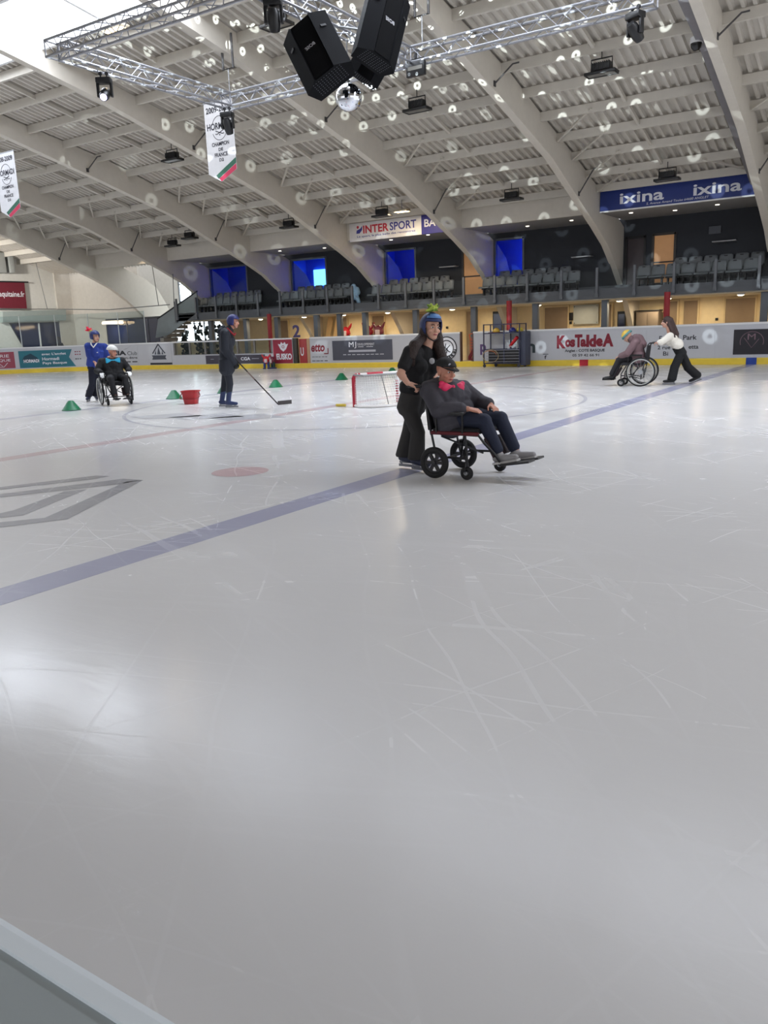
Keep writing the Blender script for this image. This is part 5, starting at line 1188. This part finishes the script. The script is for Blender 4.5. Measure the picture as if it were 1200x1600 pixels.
def person(label, G, J, skin=SKIN, top=None, trousers=None, feet=None, s=1.0, fem=False, voxel=.0055, grip=.75, hands=True, k=1.0, glove=None):
    t = thing('person', label, 'person', G)
    H, N, F, U = J['H'], J['N'], J['F'].normalized(), J['U'].normalized(); U = (U - F * U.dot(F)).normalized(); Lf = U.cross(F).normalized()
    hs = s
    bl = MB()
    # head: skull, face wedge, jaw, nose, ears, neck
    E3 = lambda a, b, c: (Lf * a * hs, F * b * hs, U * c * hs)
    pt = lambda a, b, c: H + Lf * a * hs + F * b * hs + U * c * hs
    bl.ell(pt(0, -.015, .03), E3(.076, .095, .088), 20, 12); bl.ell(pt(0, .018, -.025), E3(.064, .072, .092), 20, 12); bl.ell(pt(0, .045, -.085), E3(.042, .042, .034), 16, 10)
    bl.cap(pt(0, .088, .012), pt(0, .108, -.030), .009 * hs, .014 * hs, 10); bl.ell(pt(0, .10, -.034), E3(.019, .014, .011), 10, 8)
    bl.ell(pt(0, .082, -.062), E3(.028, .014, .010), 10, 8); bl.ell(pt(0, .078, .030), E3(.052, .016, .012), 12, 8)
    for q in (-1, 1):
        bl.ell(pt(q * .077, -.008, -.012), E3(.010, .020, .032), 10, 8); bl.ell(pt(q * .045, .062, -.03), E3(.022, .02, .02), 10, 8)
    bl.cap(N - U * .02, pt(0, -.015, -.07), .058 * hs, .052 * hs)
    torso(bl, J, -.022, fem=fem, k=k)
    for a in 'RL':
        bl.chain([J['S' + a], J['E' + a], J['W' + a]], [.050 * hs, .040 * hs, .027 * hs])
        bl.cap(J['E' + a].lerp(J['W' + a], .25), J['E' + a].lerp(J['W' + a], .3), .042 * hs, .04 * hs)
        if hands and not glove: hand(bl, J['W' + a], J['hd' + a], J['hn' + a], J['ht' + a], grip, hs)
        bl.chain([J['P' + a], J['K' + a], J['A' + a]], [.085 * k, .054 * hs, .040 * hs]); bl.cap(J['K' + a].lerp(J['A' + a], .25), J['K' + a].lerp(J['A' + a], .35), .056 * hs, .05 * hs)
        bl.cap(J['A' + a] - Vector((0, 0, .052)), J['A' + a] - Vector((0, 0, .062)) + J['t' + a] * .13, .030, .018)
    remesh(bl.build('body', skin, t), voxel, 5)
    if glove:
        for a in 'RL': g = MB(); g.cap(J['W' + a] - J['hd' + a].normalized() * .04, J['W' + a], .036, .034); hand(g, J['W' + a], J['hd' + a], J['hn' + a], J['ht' + a], grip, hs * 1.12); remesh(g.build('glove', glove, t), voxel, 3)
    # eyes, brows, mouth
    for q in (-1, 1):
        mb = MB(); mb.ell(pt(q * .031, .0815, .004), E3(.0145, .008, .0085), 12, 8); o = mb.build('eye', EYEW, t)
        mb = MB(); mb.ell(pt(q * .031, .0875, .004), E3(.0075, .004, .0078), 10, 8); mb.build('iris', EYE, o)
        mb = MB(); mb.tube([pt(q * .012, .093, .026), pt(q * .030, .091, .032), pt(q * .050, .078, .026)], [.004, .005, .003], 6); mb.build('eyebrow', BROW, t)
    mb = MB(); mb.ell(pt(0, .094, -.063), E3(.024, .008, .008), 12, 8); mb.build('mouth', LIP, t)
    if top:
        g = MB(); torso(g, J, top.get('inf', .015), top.get('lift', 0), fem=fem, k=k)
        sl = top.get('sleeve', .6); ri = top.get('inf', .015)
        P = (J['PR'] + J['PL']) / 2; M_ = (J['SR'] + J['SL']) / 2; dn = (P - M_).normalized(); lp = (J['PL'] - J['PR']).normalized() * .10 * k
        if top.get('hem', 0):
            for q in (-1, 1): g.chain([P + lp * q * .95 - dn * .04, P + lp * q * .98 + J.get('hemdir', dn) * top['hem']], [.118 * k + ri, .120 * k + ri])
            g.cap(P, P + J.get('hemdir', dn) * top['hem'], .115 * k + ri, .11 * k + ri)
        for a in 'RL':
            if sl <= 1: g.cap(J['S' + a], J['S' + a].lerp(J['E' + a], sl), .058 + ri, .052 + ri)
            else: g.chain([J['S' + a], J['E' + a], J['E' + a].lerp(J['W' + a], sl - 1)], [.058 + ri, .048 + ri, .034 + ri])
        if top.get('collar'): g.cap(N - U * .03, N + U * .025, .072 + ri * .5, .070 + ri * .5)
        remesh(g.build(top['name'], top['mat'], t), .008, top.get('it', 5))
    if trousers:
        g = MB(); fl = trousers.get('flare', .075); pel = trousers.get('pel', 0); P = (J['PR'] + J['PL']) / 2; lp = (J['PL'] - J['PR']).normalized() * .10 * k
        for q in (-1, 1): g.cap(P + lp * q * (.7 + 8 * pel) + ((J['SR'] + J['SL']) / 2 - P).normalized() * trousers.get('rise', .07), P + lp * q * (.7 + 8 * pel), .112 * k + pel, .118 * k + pel)
        for a in 'RL': g.chain([J['P' + a], J['K' + a], J['A' + a] + (J['K' + a] - J['A' + a]).normalized() * (.0 if trousers.get('cut') else max(.03, fl * .85 - .01))], [.100 * k, trousers.get('knee', .072), fl])
        o = remesh(g.build('trousers', trousers['mat'], t), .008, 5)
        if trousers.get('cut'):
            me = bake(o); zc = {a: J['A' + a].z - trousers['cut'] - G.z for a in 'RL'}; xy = {a: J['A' + a] - G for a in 'RL'}
            for v in me.vertices:
                a = min('RL', key=lambda q: (v.co.x - xy[q].x) ** 2 + (v.co.y - xy[q].y) ** 2)
                if v.co.z < zc[a]: v.co.z = zc[a] + (v.co.z - zc[a]) * .06
    if feet:
        for a in 'RL':
            A = J['A' + a]; td = J['t' + a].normalized(); up = J.get('up' + a, Vector((0, 0, 1)))
            g = MB(); sk = feet.get('skate', False)
            if sk: g.cap(A + ((J['K' + a] - A).normalized() if feet.get('cuff') else up) * feet.get('cuff', .10), A, .060 if feet.get('cuff') else .054, .052)
            g.cap(A - up * .02, A - up * .045 - td * .035, .045, .040); g.chain([A - up * .05, A - up * .062 + td * .10, A - up * .066 + td * .165], [.043, .038, .030])
            o = remesh(g.build('skate' if sk else 'shoe', feet['mat'], t), .006, 4)
            if sk:
                sd = td.cross(up).normalized(); mb = MB(); b0 = A - up * .092
                mb.bar(b0 - td * .06 - up * .0, b0 + td * .17, .022, .02); mb.bar(b0 - td * .075 - up * .032, b0 + td * .20 - up * .032, .005, .03)
                for f in (-.04, .13): mb.bar(b0 + td * f, b0 + td * f - up * .03, .014, .02)
                mb.build('blade', mat('blade_steel', (120, 122, 128), .3, .8), o)
            else:
                mb = MB(); b0 = A - up * .092; mb.bar(b0 - td * .07, b0 + td * .19, .075, .02); mb.build('sole', feet.get('sole', WHITE), o)
    return t, pt, (Lf, F, U)
def soft_helmet(t, pt, ax, col, strap=True, s=1.0, face=True):
    Lf, F, U = ax; mb = MB()
    mb.ell(pt(0, -.012, .018), (Lf * .096 * s, F * .118 * s, U * .118 * s), 28, 18, keep=(lambda d: not (d.y > .34 and d.z < .40) and d.z > -.62) if face else (lambda d: d.z > .12))
    o = mb.build('helmet', col, t); solid(o, .014, 1)
    if strap: mb = MB(); mb.tube([pt(.078, .03, -.05), pt(.055, .05, -.10), pt(0, .062, -.125), pt(-.055, .05, -.10), pt(-.078, .03, -.05)], .006, 6); mb.build('chin_strap', BLACK, o)
    return o
def fluff(o, c, r, cols, n=14, seed=1):
    rnd = random.Random(seed)
    for col in cols:
        g = MB()
        for i in range(n):
            d = Vector((rnd.uniform(-1, 1), rnd.uniform(-1, 1), rnd.uniform(-.5, 1))).normalized(); g.cap(c + d * r * .2, c + d * r * rnd.uniform(.6, 1.1), r * .30, r * .14, 8)
        remesh(g.build('pompom', col, o), .008, 2)
Z = Vector((0, 0, 1))
# ---------------- woman in black pushing the front wheelchair
G = onZ(646, 734); p = lambda x, y, o=0.0: onplane(x, y, G, o)
hR = Vector((-4.02, 6.76, .873)); hL = Vector((-4.02, 7.24, .873))
hdR = Vector((.75, .1, -.25)).normalized()
J = dict(H=p(674, 512, -.02), N=p(667, 541, 0), F=-_n * .88 + _rh * .40 - Z * .05, U=Z + _rh * .08, SR=p(640, 551, -.17), SL=p(684, 553, .16), ER=p(626, 584, -.26), EL=p(691, 577, .28), WR=hR - Vector((.09, 0, -.03)), WL=hL - Vector((.09, 0, -.05)),
         PR=p(637, 634, -.08), PL=p(650, 632, .10), KR=p(653, 676, -.10), KL=p(639, 674, .12), AR=p(651, 721, -.09), AL=p(632, 713, .13), FB=Vector((.92, -.38, 0)),
         hdR=hdR, hdL=hdR, hnR=Vector((.2, .25, -1)), hnL=Vector((.2, -.25, -1)), htR=Vector((.3, 1, 0)), htL=Vector((.3, -1, 0)), tR=Vector((.95, -.25, 0)), tL=Vector((.95, -.1, 0)))
J['AR'].z = .155; J['AL'].z = .155
TEEB = mat('black_tee', (20, 20, 23), .85, bump=.25, bscale=14)
t, pt, ax = person('woman in a black T-shirt and blue helmet with green pompom, pushing a wheelchair', G, J, SKIN, dict(name='t_shirt', mat=TEEB, sleeve=.62, inf=.016, lift=.19, it=5), dict(mat=mat('charcoal_trousers', (52, 50, 50), .85, bump=.25, bscale=14), flare=.096, knee=.076, cut=.03, pel=.008), dict(mat=mat('skate_navy', (34, 40, 66), .45), skate=True), fem=True, voxel=.005)
HN = mat('helmet_navy', (34, 48, 96), .5)
o = soft_helmet(t, pt, ax, HN)
mb = MB(); Lf, F, U = ax; mb.ell(pt(0, -.012, .018), (Lf * .113, F * .135, U * .135), 24, 16, keep=lambda d: d.y > .45 and d.z > .5 and d.z < .85); solid(mb.build('front_panel', mat('helmet_sky', (84, 130, 190), .5), o), .004)
fluff(o, pt(.0, .0, .175), .068, [mat('pompom_lime', (176, 196, 84), .9), mat('pompom_leaf', (110, 140, 50), .9)], 12, 4)
HAIRD = mat('hair_dark_brown', (44, 30, 26), .6, bump=.6, bscale=60)
g = MB(); g.ell(pt(0, -.02, .01), (Lf * .088, F * .105, U * .105), 20, 12, keep=lambda d: d.y < .2)
g2 = MB()
for q, pts in ((-1, [pt(-.075, -.02, -.02), pt(-.085, -.02, -.10), p(648, 540, -.18), p(642, 556, -.20), p(645, 570, -.19)]), (1, [pt(.075, -.01, -.02), pt(.088, .0, -.10), p(685, 540, .02), p(690, 556, .0), p(690, 566, .0)]), (0, [pt(0, -.09, 0), pt(0, -.10, -.10), p(654, 544, .02), p(650, 566, .05)])): g2.chain(pts, [.04, .05, .062, .055, .022][:len(pts)])
remesh(g2.build('hair', HAIRD, t), .008, 4)
mb = MB(); cc = p(679, 560, -.02); mb.lathe([(.018, 0), (.03, .002), (.03, .006), (.018, .008)], 16, Matrix.Translation(J['SL'].lerp(J['SR'], .35) + Vector((.10, -.10, -.07))) @ Matrix.Rotation(math.pi / 2, 4, 'X')); mb.build('shirt_badge', WT, t)
# ---------------- man in the front wheelchair
L = chair_tf(W1)
J = dict(H=L(-.01, -.02, .995), N=L(-.05, 0, .875), F=Vector((.93, -.36, -.12)), U=Vector((.12, 0, 1)), SR=L(-.11, -.18, .82), SL=L(.05, .21, .81), ER=L(.03, -.26, .65), EL=L(.20, .28, .68), WR=L(.29, -.15, .655), WL=L(.37, .17, .665),
         PR=L(.06, -.10, .56), PL=L(.08, .10, .56), KR=L(.44, -.12, .54), KL=L(.50, .11, .54), AR=L(.58, -.10, .245), AL=L(.66, .10, .245), FB=Vector((.9, -.3, .2)).normalized(),
         hdR=Vector((.9, .35, -.2)), hdL=Vector((.75, -.5, -.35)), hnR=Vector((0, .3, -1)), hnL=Vector((0, -.2, -1)), htR=Vector((0, 1, .2)), htL=Vector((0, -1, .2)), tR=Vector((.96, -.05, .2)), tL=Vector((.96, .05, .2)), upR=Vector((-.2, 0, .98)), upL=Vector((-.2, 0, .98)))
COAT = mat('coat_charcoal', (62, 60, 68), .8, bump=.5, bscale=9)
t, pt, ax = person('seated man in a dark grey coat with a pink bow tie and black cap', L(.1, 0, 0), J, SKIN2, dict(name='coat', mat=COAT, sleeve=1.74, inf=.034, hem=.04, it=6, collar=False), dict(mat=mat('dark_jeans', (32, 38, 58), .85, bump=.3, bscale=16), flare=.062, knee=.076), dict(mat=mat('grey_trainer', (150, 148, 150), .6), sole=mat('trainer_sole', (196, 194, 192), .6)), k=1.08, voxel=.005, grip=.45)
Lf, F, U = ax
mb = MB(); mb.ell(pt(0, -.012, .03), (Lf * .092, F * .112, U * .098), 24, 16, keep=lambda d: d.z > .10); o = solid(mb.build('cap', mat('cap_black', (28, 28, 30), .8), t), .010)
mb = MB(); vs = []; 
for i in range(13):
    a = math.pi * (i / 12); 
    for r in (1.0, 1.75): vs.append(pt(.085 * math.cos(a) * (1 if r == 1 else .95), .02 + .085 * math.sin(a) * r, .045 - .02 * (r > 1) * math.sin(a)))
mb.add(vs, [(2 * i, 2 * i + 1, 2 * i + 3, 2 * i + 2) for i in range(12)]); solid(mb.build('visor', mat('cap_black', (28, 28, 30), .8), o), .006)
mb = MB(); mb.ell(pt(-.03, .085, .075), (Lf * .02, F * .006, U * .014), 10, 8); mb.build('cap_badge', mat('badge_grey', (150, 150, 160), .5), o)
PINK = mat('satin_pink', (226, 44, 96), .5, bump=.3, bscale=20)
bt = pt(.0, .125, -.135); bl_ = Lf * .95 + F * .2
g = MB()
for q in (-1, 1):
    for e in (-1, 0, 1): g.cap(bt + bl_ * q * .01, bt + bl_ * q * .115 + U * e * .034 - F * .02, .018, .028)
    g.ell(bt + bl_ * q * .085, (Lf * .045, F * .024, U * .045), 14, 10)
g.ell(bt, (Lf * .022, F * .028, U * .028), 12, 8); remesh(g.build('bow_tie', PINK, t), .006, 3)
g = MB(); g.chain([J['SR'] + Vector((-.03, .0, .05)), J['N'] + Vector((-.06, 0, .015)), J['SL'] + Vector((-.06, -.03, .06))], [.05, .055, .045]); remesh(g.build('hood', mat('coat_hood', (80, 78, 84), .8, bump=.4, bscale=9), t), .01, 4)
# ---------------- man with the hockey stick
G = onZ(356, 637); p = lambda x, y, o=0.0: onplane(x, y, G, o)
rt = (_rh * .97 - _n * .2).normalized()
J = dict(H=p(365, 503, 0), N=p(358, 517, 0), F=rt - Z * .12, U=Z + _rh * .1, SR=p(351, 521, -.19), SL=p(355, 520, .19), ER=p(351, 546, -.25), EL=p(356, 546, .24), WR=p(365, 567, -.12), WL=p(367, 566, .10),
         PR=p(354, 570, -.10), PL=p(355, 569, .10), KR=p(359, 600, -.09), KL=p(351, 599, .12), AR=p(357, 626, -.09), AL=p(347, 625, .11), FB=rt,
         hdR=rt * .45 - Z * .9, hdL=rt * .45 - Z * .9, hnR=_n, hnL=-_n, htR=rt, htL=rt, tR=rt, tL=(rt + _n * .1).normalized())
J['AR'].z = .155; J['AL'].z = .155
JK = mat('jacket_dark_navy', (30, 34, 44), .8, bump=.4, bscale=10)
t, pt, ax = person('man in a dark jacket standing on skates with a hockey stick', G, J, SKIN2, dict(name='jacket', mat=JK, sleeve=1.95, inf=.040, hem=.07, collar=True), dict(mat=mat('trousers_navy', (34, 38, 48), .8, bump=.2), flare=.060, knee=.074, cut=-.17), dict(mat=mat('skate_blue', (40, 54, 96), .45), skate=True, cuff=.19), k=1.02, voxel=.007, grip=.9, glove=mat('glove_black', (18, 18, 20), .7))
o = soft_helmet(t, pt, ax, mat('helmet_dark_blue', (38, 44, 104), .5))
Lf, F, U = ax
g = MB(); g.chain([J['N'] - rt * .13 + Z * .05, J['N'] - rt * .17 - Z * .03], [.07, .075]); g.cap(J['N'] - rt * .16 - _n * .10, J['N'] - rt * .16 + _n * .10, .07, .07); remesh(g.build('hood', JK, t), .012, 4)
mb = MB(); mb.tube([J['N'] - rt * .02 - _n * .085 + Z * .05, J['N'] + rt * .06 - _n * .09 - Z * .03, J['N'] + rt * .11 - _n * .04 - Z * .09, J['N'] + rt * .12 + _n * .03 - Z * .05], .018, 8); mb.build('red_strap', mat('strap_red', (160, 36, 46), .7), t)
# the stick
st0, st1, st2, st3 = p(366, 559, -.02), onZ(434, 631, .03), onZ(440, 630, .03), onZ(456, 628.5, .045)
t = thing('hockey_stick', 'black hockey stick held by the man in the dark jacket, blade on the ice', 'hockey stick', Vector((st1.x, st1.y, 0)))
mb = MB(); mb.bar(st0, st1 + (st1 - st0).normalized() * .0, .030, .026); mb.build('shaft', mat('stick_black', (28, 26, 28), .45), t)
mb = MB(); d = (st3 - st1); vs = []
for i in range(7):
    f = i / 6; c = st1 + d * f + _n * (-.03 * f * f); h = .042
    for dz in (-.5, .5): vs += [Vector((c.x, c.y, .006 + .012 * f + (dz + .5) * .08)) - _n * .006, Vector((c.x, c.y, .006 + .012 * f + (dz + .5) * .08)) + _n * .006]
fs = []
for i in range(6):
    a, b = i * 4, i * 4 + 4; fs += [(a, a + 2, b + 2, b), (a + 1, b + 1, b + 3, a + 3), (a + 2, a + 3, b + 3, b + 2), (a, b, b + 1, a + 1)]
fs += [(0, 1, 3, 2), (24, 26, 27, 25)]; mb.add(vs, fs); mb.build('blade', mat('blade_tape', (74, 70, 70), .8), t)
mb = MB(); mb.bar(st0 + (st1 - st0) * .30, st0 + (st1 - st0) * .46, .031, .027); mb.build('shaft_print', mat('stick_print', (120, 104, 100), .5), t)
# ---------------- man in blue pushing the left wheelchair
L = chair_tf(W2); G = onZ(139, 628); p = lambda x, y, o=0.0: onplane(x, y, G, o)
hR = L(-.30, -.24, .94); hL = L(-.30, .24, .94); fb = (Matrix.Rotation(-.50, 3, 'Z') @ Vector((1, 0, 0)))
J = dict(H=p(148.5, 526, -.02), N=p(148, 538, .02), F=_rh * .80 - _n * .55 - Z * .12, U=Z, SR=p(137.5, 541, 0), SL=p(163, 542, .02), ER=p(140, 558, .02), EL=p(168, 558, .05), WR=p(149, 567, -.08), WL=hL - fb * .09 + Z * .03,
         PR=p(144, 573, .05), PL=p(154, 573, .08), KR=p(144, 600, .0), KL=p(152, 600, .1), AR=p(139, 622, .0), AL=p(150, 620, .16), FB=fb,
         hdR=fb - Z * .3, hdL=fb - Z * .3, hnR=-Z, hnL=-Z, htR=_rh, htL=-_rh, tR=(fb - _rh * .45).normalized(), tL=fb)
J['AR'].z = .15; J['AL'].z = .15
t, pt, ax = person('man in a bright blue T-shirt and blue helmet pushing a wheelchair at the left', G, J, SKIN, dict(name='t_shirt', mat=mat('royal_blue_tee', (36, 58, 140), .85, bump=.3, bscale=12), sleeve=.80, inf=.03, lift=.08), dict(mat=mat('trousers_midnight', (26, 28, 44), .85), flare=.085, knee=.08, cut=.03), dict(mat=mat('skate_navy', (34, 40, 66), .45), skate=True), voxel=.007, k=1.02)
o = soft_helmet(t, pt, ax, mat('helmet_royal', (40, 52, 110), .5)); fluff(o, pt(-.06, -.16, .13), .085, [mat('pompom_red', (222, 30, 66), .9)], 14, 2)
mb = MB(); Lf, F, U = ax; mb.cap(pt(-.02, -.09, .12), pt(-.05, -.13, .13), .02, .02); mb.build('pompom_tie', mat('tie_lime', (190, 200, 90), .8), o)
mb = MB(); mb.tube([J['N'] - _rh * .075 - _n * .03 + Z * .04, J['N'] - _rh * .05 - _n * .10 - Z * .0, J['N'] + _rh * .01 - _n * .145 - Z * .07, J['N'] + _rh * .06 - _n * .10 + Z * .0, J['N'] + _rh * .075 - _n * .03 + Z * .04], .016, 8); mb.build('white_collar', WHITE, t)
mb = MB(); c = J['SL'].lerp(J['SR'], .35) - _n * .15 - Z * .13; mb.rbox((-.03, -.004, -.01), (.03, .004, .01), .003, Matrix.Translation(c)); mb.build('shirt_mark', WT, t)
# ---------------- man in black in the left wheelchair
J = dict(H=L(.08, .02, 1.16), N=L(.01, 0, 1.0), F=fb * .72 + _rh * .62 - Z * .10, U=Z, SR=L(-.01, -.22, .95), SL=L(-.01, .22, .95), ER=L(.04, -.34, .76), EL=L(.04, .34, .76), WR=L(.22, -.30, .72), WL=L(.22, .30, .72),
         PR=L(.10, -.10, .59), PL=L(.10, .10, .59), KR=L(.50, -.15, .585), KL=L(.50, .15, .585), AR=L(.62, -.12, .235), AL=L(.62, .15, .235), FB=fb,
         hdR=fb - Z * .4, hdL=fb - Z * .4, hnR=-Z, hnL=-Z, htR=L(0, 1, 0) - L(0, 0, 0), htL=L(0, -1, 0) - L(0, 0, 0), tR=fb, tL=fb)
SUIT = mat('suit_black', (22, 22, 26), .8, bump=.3, bscale=10)
t, pt, ax = person('seated man in black with a white helmet, turquoise bow tie and white gloves', L(.1, 0, 0), J, SKIN2, dict(name='jacket', mat=SUIT, sleeve=1.9, inf=.032, hem=.03), dict(mat=SUIT, flare=.06, knee=.078), dict(mat=BLACKP, sole=BLACK), k=1.06, voxel=.007, grip=.5, glove=mat('glove_white', (226, 226, 226), .7))
Lf, F, U = ax
mb = MB(); mb.ell(pt(0, -.012, .02), (Lf * .105, F * .125, U * .125), 24, 16, keep=lambda d: d.z > .12); solid(mb.build('helmet', mat('helmet_white', (224, 224, 220), .45), t), .014)
mb = MB(); mb.tube([pt(.092, .0, .0), pt(.06, .04, -.09), pt(0, .06, -.125), pt(-.06, .04, -.09), pt(-.092, .0, .0)], .005, 6); mb.build('chin_strap', BLACK, t)
TQ = mat('satin_turquoise', (40, 170, 214), .5); lat_ = (L(0, 1, 0) - L(0, 0, 0)); bt = L(.13, 0, .975); g = MB()
for q in (-1, 1):
    for e in (-1, 0, 1): g.cap(bt + lat_ * q * .015, bt + lat_ * q * .135 + Z * e * .035, .014, .026)
g.ell(bt, ((.025, 0, 0), (0, .025, 0), (0, 0, .026)), 12, 8); remesh(g.build('bow_tie', TQ, t), .008, 2)
# ---------------- woman in the white jumper pushing the right wheelchair
L = chair_tf(W3); fb = Matrix.Rotation(math.radians(188), 3, 'Z') @ Vector((1, 0, 0)); G = onZ(1062, 601); p = lambda x, y, o=0.0: onplane(x, y, G, o)
hR = L(-.27, -.24, .93); hL = L(-.27, .24, .93)
J = dict(H=p(1041.5, 503, 0), N=p(1046, 517, 0), F=fb - _n * .15 - Z * .08, U=Z - _rh * .08, SR=p(1049, 524, .18), SL=p(1047, 525, -.16), ER=p(1037, 535, .26), EL=p(1033, 535, -.26), WR=hR - fb * .10 + Z * .02, WL=hL - fb * .10 + Z * .02,
         PR=p(1064, 551, .09), PL=p(1064, 552, -.09), KR=p(1075, 574, .08), KL=p(1054, 574, -.09), AR=p(1088, 593, .08), AL=p(1050, 594, -.10), FB=(fb * .8 - Z * .5).normalized(),
         hdR=fb - Z * .2, hdL=fb - Z * .2, hnR=-Z, hnL=-Z, htR=_n * -1, htL=_n, tR=(fb * .9 - Z * .35).normalized(), tL=fb, upR=(Z + fb * .35).normalized())
J['AL'].z = .155; J['AR'].z = .19
KN = mat('white_jumper', (222, 216, 204), .9, bump=.4, bscale=30); BKT = mat('trousers_black', (16, 16, 18), .85)
t, pt, ax = person('woman in a white jumper and black wide trousers pushing a wheelchair at the right', G, J, SKIN, dict(name='jumper', mat=KN, sleeve=1.92, inf=.024, lift=.20), dict(mat=BKT, flare=.105, knee=.10, cut=.05, pel=.006, rise=.14), dict(mat=mat('skate_black', (20, 20, 22), .4), skate=True), fem=True, voxel=.007, grip=.8)
Lf, F, U = ax; HB = mat('hair_brown', (58, 38, 34), .6, bump=.6, bscale=60); g = MB()
g.ell(pt(0, -.02, .025), (Lf * .088, F * .105, U * .10), 20, 12); g.ell(pt(0, -.05, -.03), (Lf * .085, F * .075, U * .10), 20, 12)
o = g.build('hair_cap', HB, t); 
g2 = MB(); g2.v, g2.f = list(g.v), list(g.f); COL.objects.unlink(o); bpy.data.objects.remove(o)
g2.chain([pt(0, -.07, .02), p(1051, 512, 0), p(1055, 522, -.02), p(1057, 530, -.04)], [.08, .085, .085, .05]); g2.chain([pt(.06, -.05, -.03), p(1050, 516, -.14), p(1054, 528, -.16)], [.05, .05, .03])
remesh(g2.build('hair', HB, t), .010, 3)
# ---------------- person bent forward in the right wheelchair
J = dict(H=L(.34, 0, 1.08), N=L(.24, 0, 1.0), F=fb * .72 - Z * .70, U=fb * .70 + Z * .72, SR=L(.14, -.19, .96), SL=L(.14, .19, .96), ER=L(.30, -.24, .72), EL=L(.30, .24, .72), WR=L(.46, -.14, .66), WL=L(.46, .14, .66),
         PR=L(.08, -.10, .59), PL=L(.08, .10, .59), KR=L(.48, -.12, .60), KL=L(.48, .12, .60), AR=L(.66, -.11, .235), AL=L(.66, .11, .235), FB=(fb - Z * .3).normalized(),
         hdR=fb - Z * .3, hdL=fb - Z * .3, hnR=-Z, hnL=-Z, htR=L(0, 1, 0) - L(0, 0, 0), htL=L(0, -1, 0) - L(0, 0, 0), tR=fb, tL=fb)
MV = mat('jacket_mauve', (112, 88, 92), .8, bump=.4, bscale=10)
t, pt, ax = person('seated person bent forward in a mauve jacket and yellow and teal helmet', L(.1, 0, 0), J, SKIN, dict(name='jacket', mat=MV, sleeve=1.9, inf=.036, hem=.03, collar=True), dict(mat=mat('trousers_dark_grey', (34, 32, 36), .85), flare=.065, knee=.078), dict(mat=BLACKP, sole=BLACK), voxel=.007, grip=.6, k=1.02)
Lf, F, U = ax
o = soft_helmet(t, pt, ax, mat('helmet_mustard', (206, 172, 70), .5), face=False); mb = MB(); mb.ell(pt(0, -.012, .018), (Lf * .10, F * .122, U * .122), 24, 16, keep=lambda d: .02 < d.z < .30); solid(mb.build('helmet_band', mat('helmet_teal', (80, 130, 130), .5), o), .016)
g = MB(); g.chain([J['N'] - fb * .08 + Z * .04, J['N'] - fb * .16 + Z * .01], [.10, .10]); g.chain([J['N'] - fb * .14 + Z * .02, J['SR'].lerp(J['SL'], .5) - fb * .10 - Z * .05], [.11, .12]); remesh(g.build('hood', MV, t), .012, 4)
# ---------------- dark figure behind the far left glazing
c = onX(87, 533, -41.0); t = thing('person', 'dark-clothed person seen from the chest up behind the far left boards', 'person', Vector((c.x, c.y, 0)))
g = MB(); q = Vector((-40.7, c.y, 0)); g.ell(q + Z * 1.60, ((.085, 0, 0), (0, .10, 0), (0, 0, .125)), 16, 10); g.cap(q + Z * 1.4, q + Z * 1.52, .06, .055); g.chain([q + Z * .9, q + Z * 1.15, q + Z * 1.36], [.13, .13, .09])
for s_ in (-1, 1):
    g.chain([q + Vector((0, s_ * .10, .9)), q + Vector((0, s_ * .15, 1.34)), q + Vector((.05, s_ * .26, 1.08)), q + Vector((.2, s_ * .16, .92))], [.11, .075, .05, .04]); g.chain([q + Vector((0, s_ * .10, .9)), q + Vector((0, s_ * .11, .48)), q + Vector((0, s_ * .11, .06))], [.10, .06, .045]); g.cap(q + Vector((0, s_ * .11, .03)), q + Vector((.14, s_ * .11, .03)), .04, .03)
    hand(g, q + Vector((.2, s_ * .16, .92)), Vector((.8, -s_ * .4, -.1)), -Z, Vector((0, -s_, 0)), .5)
remesh(g.build('body', mat('dark_cloth', (40, 40, 46), .8), t), .008, 4)
g = MB(); g.ell(q + Z * 1.63 - Vector((.01, 0, 0)), ((.095, 0, 0), (0, .108, 0), (0, 0, .11)), 16, 10, keep=lambda d: d.z > -.1 and d.x < .6); solid(g.build('hair', HAIRD, t), .012)
# ---------------- dark outdoor shrubs seen through the glazed end
rnd = random.Random(3)
for k, (x, h) in enumerate(((-34.3, 1.75), (-33.2, 2.2), (-32.4, 1.95), (-31.6, 2.0))):
    g = MB()
    for i in range(60):
        a = rnd.uniform(0, 6.28); rr = rnd.uniform(0, .32); zz = rnd.uniform(.5, h); g.ell((x + rr * math.cos(a), 32.75 + rr * .6 * math.sin(a), zz), ((rnd.uniform(.05, .11), 0, 0), (0, .07, 0), (0, 0, rnd.uniform(.06, .12))), 8, 5)
    t = thing('potted_shrub', '%s dark shrub from the left in front of the bright window below the stairs' % ORD[k], 'shrub', (x, 32.75, 0), group='dark shrubs by the bright window')
    g.build('foliage', mat('shrub_dark', (30, 40, 38), .8), t); mb = MB(); mb.lathe([(.14, 0), (.2, .45), (.17, .45), (.15, .4), (0, .4)], 16, Matrix.Translation((x, 32.75, 0))); mb.build('pot', SLATE, t)
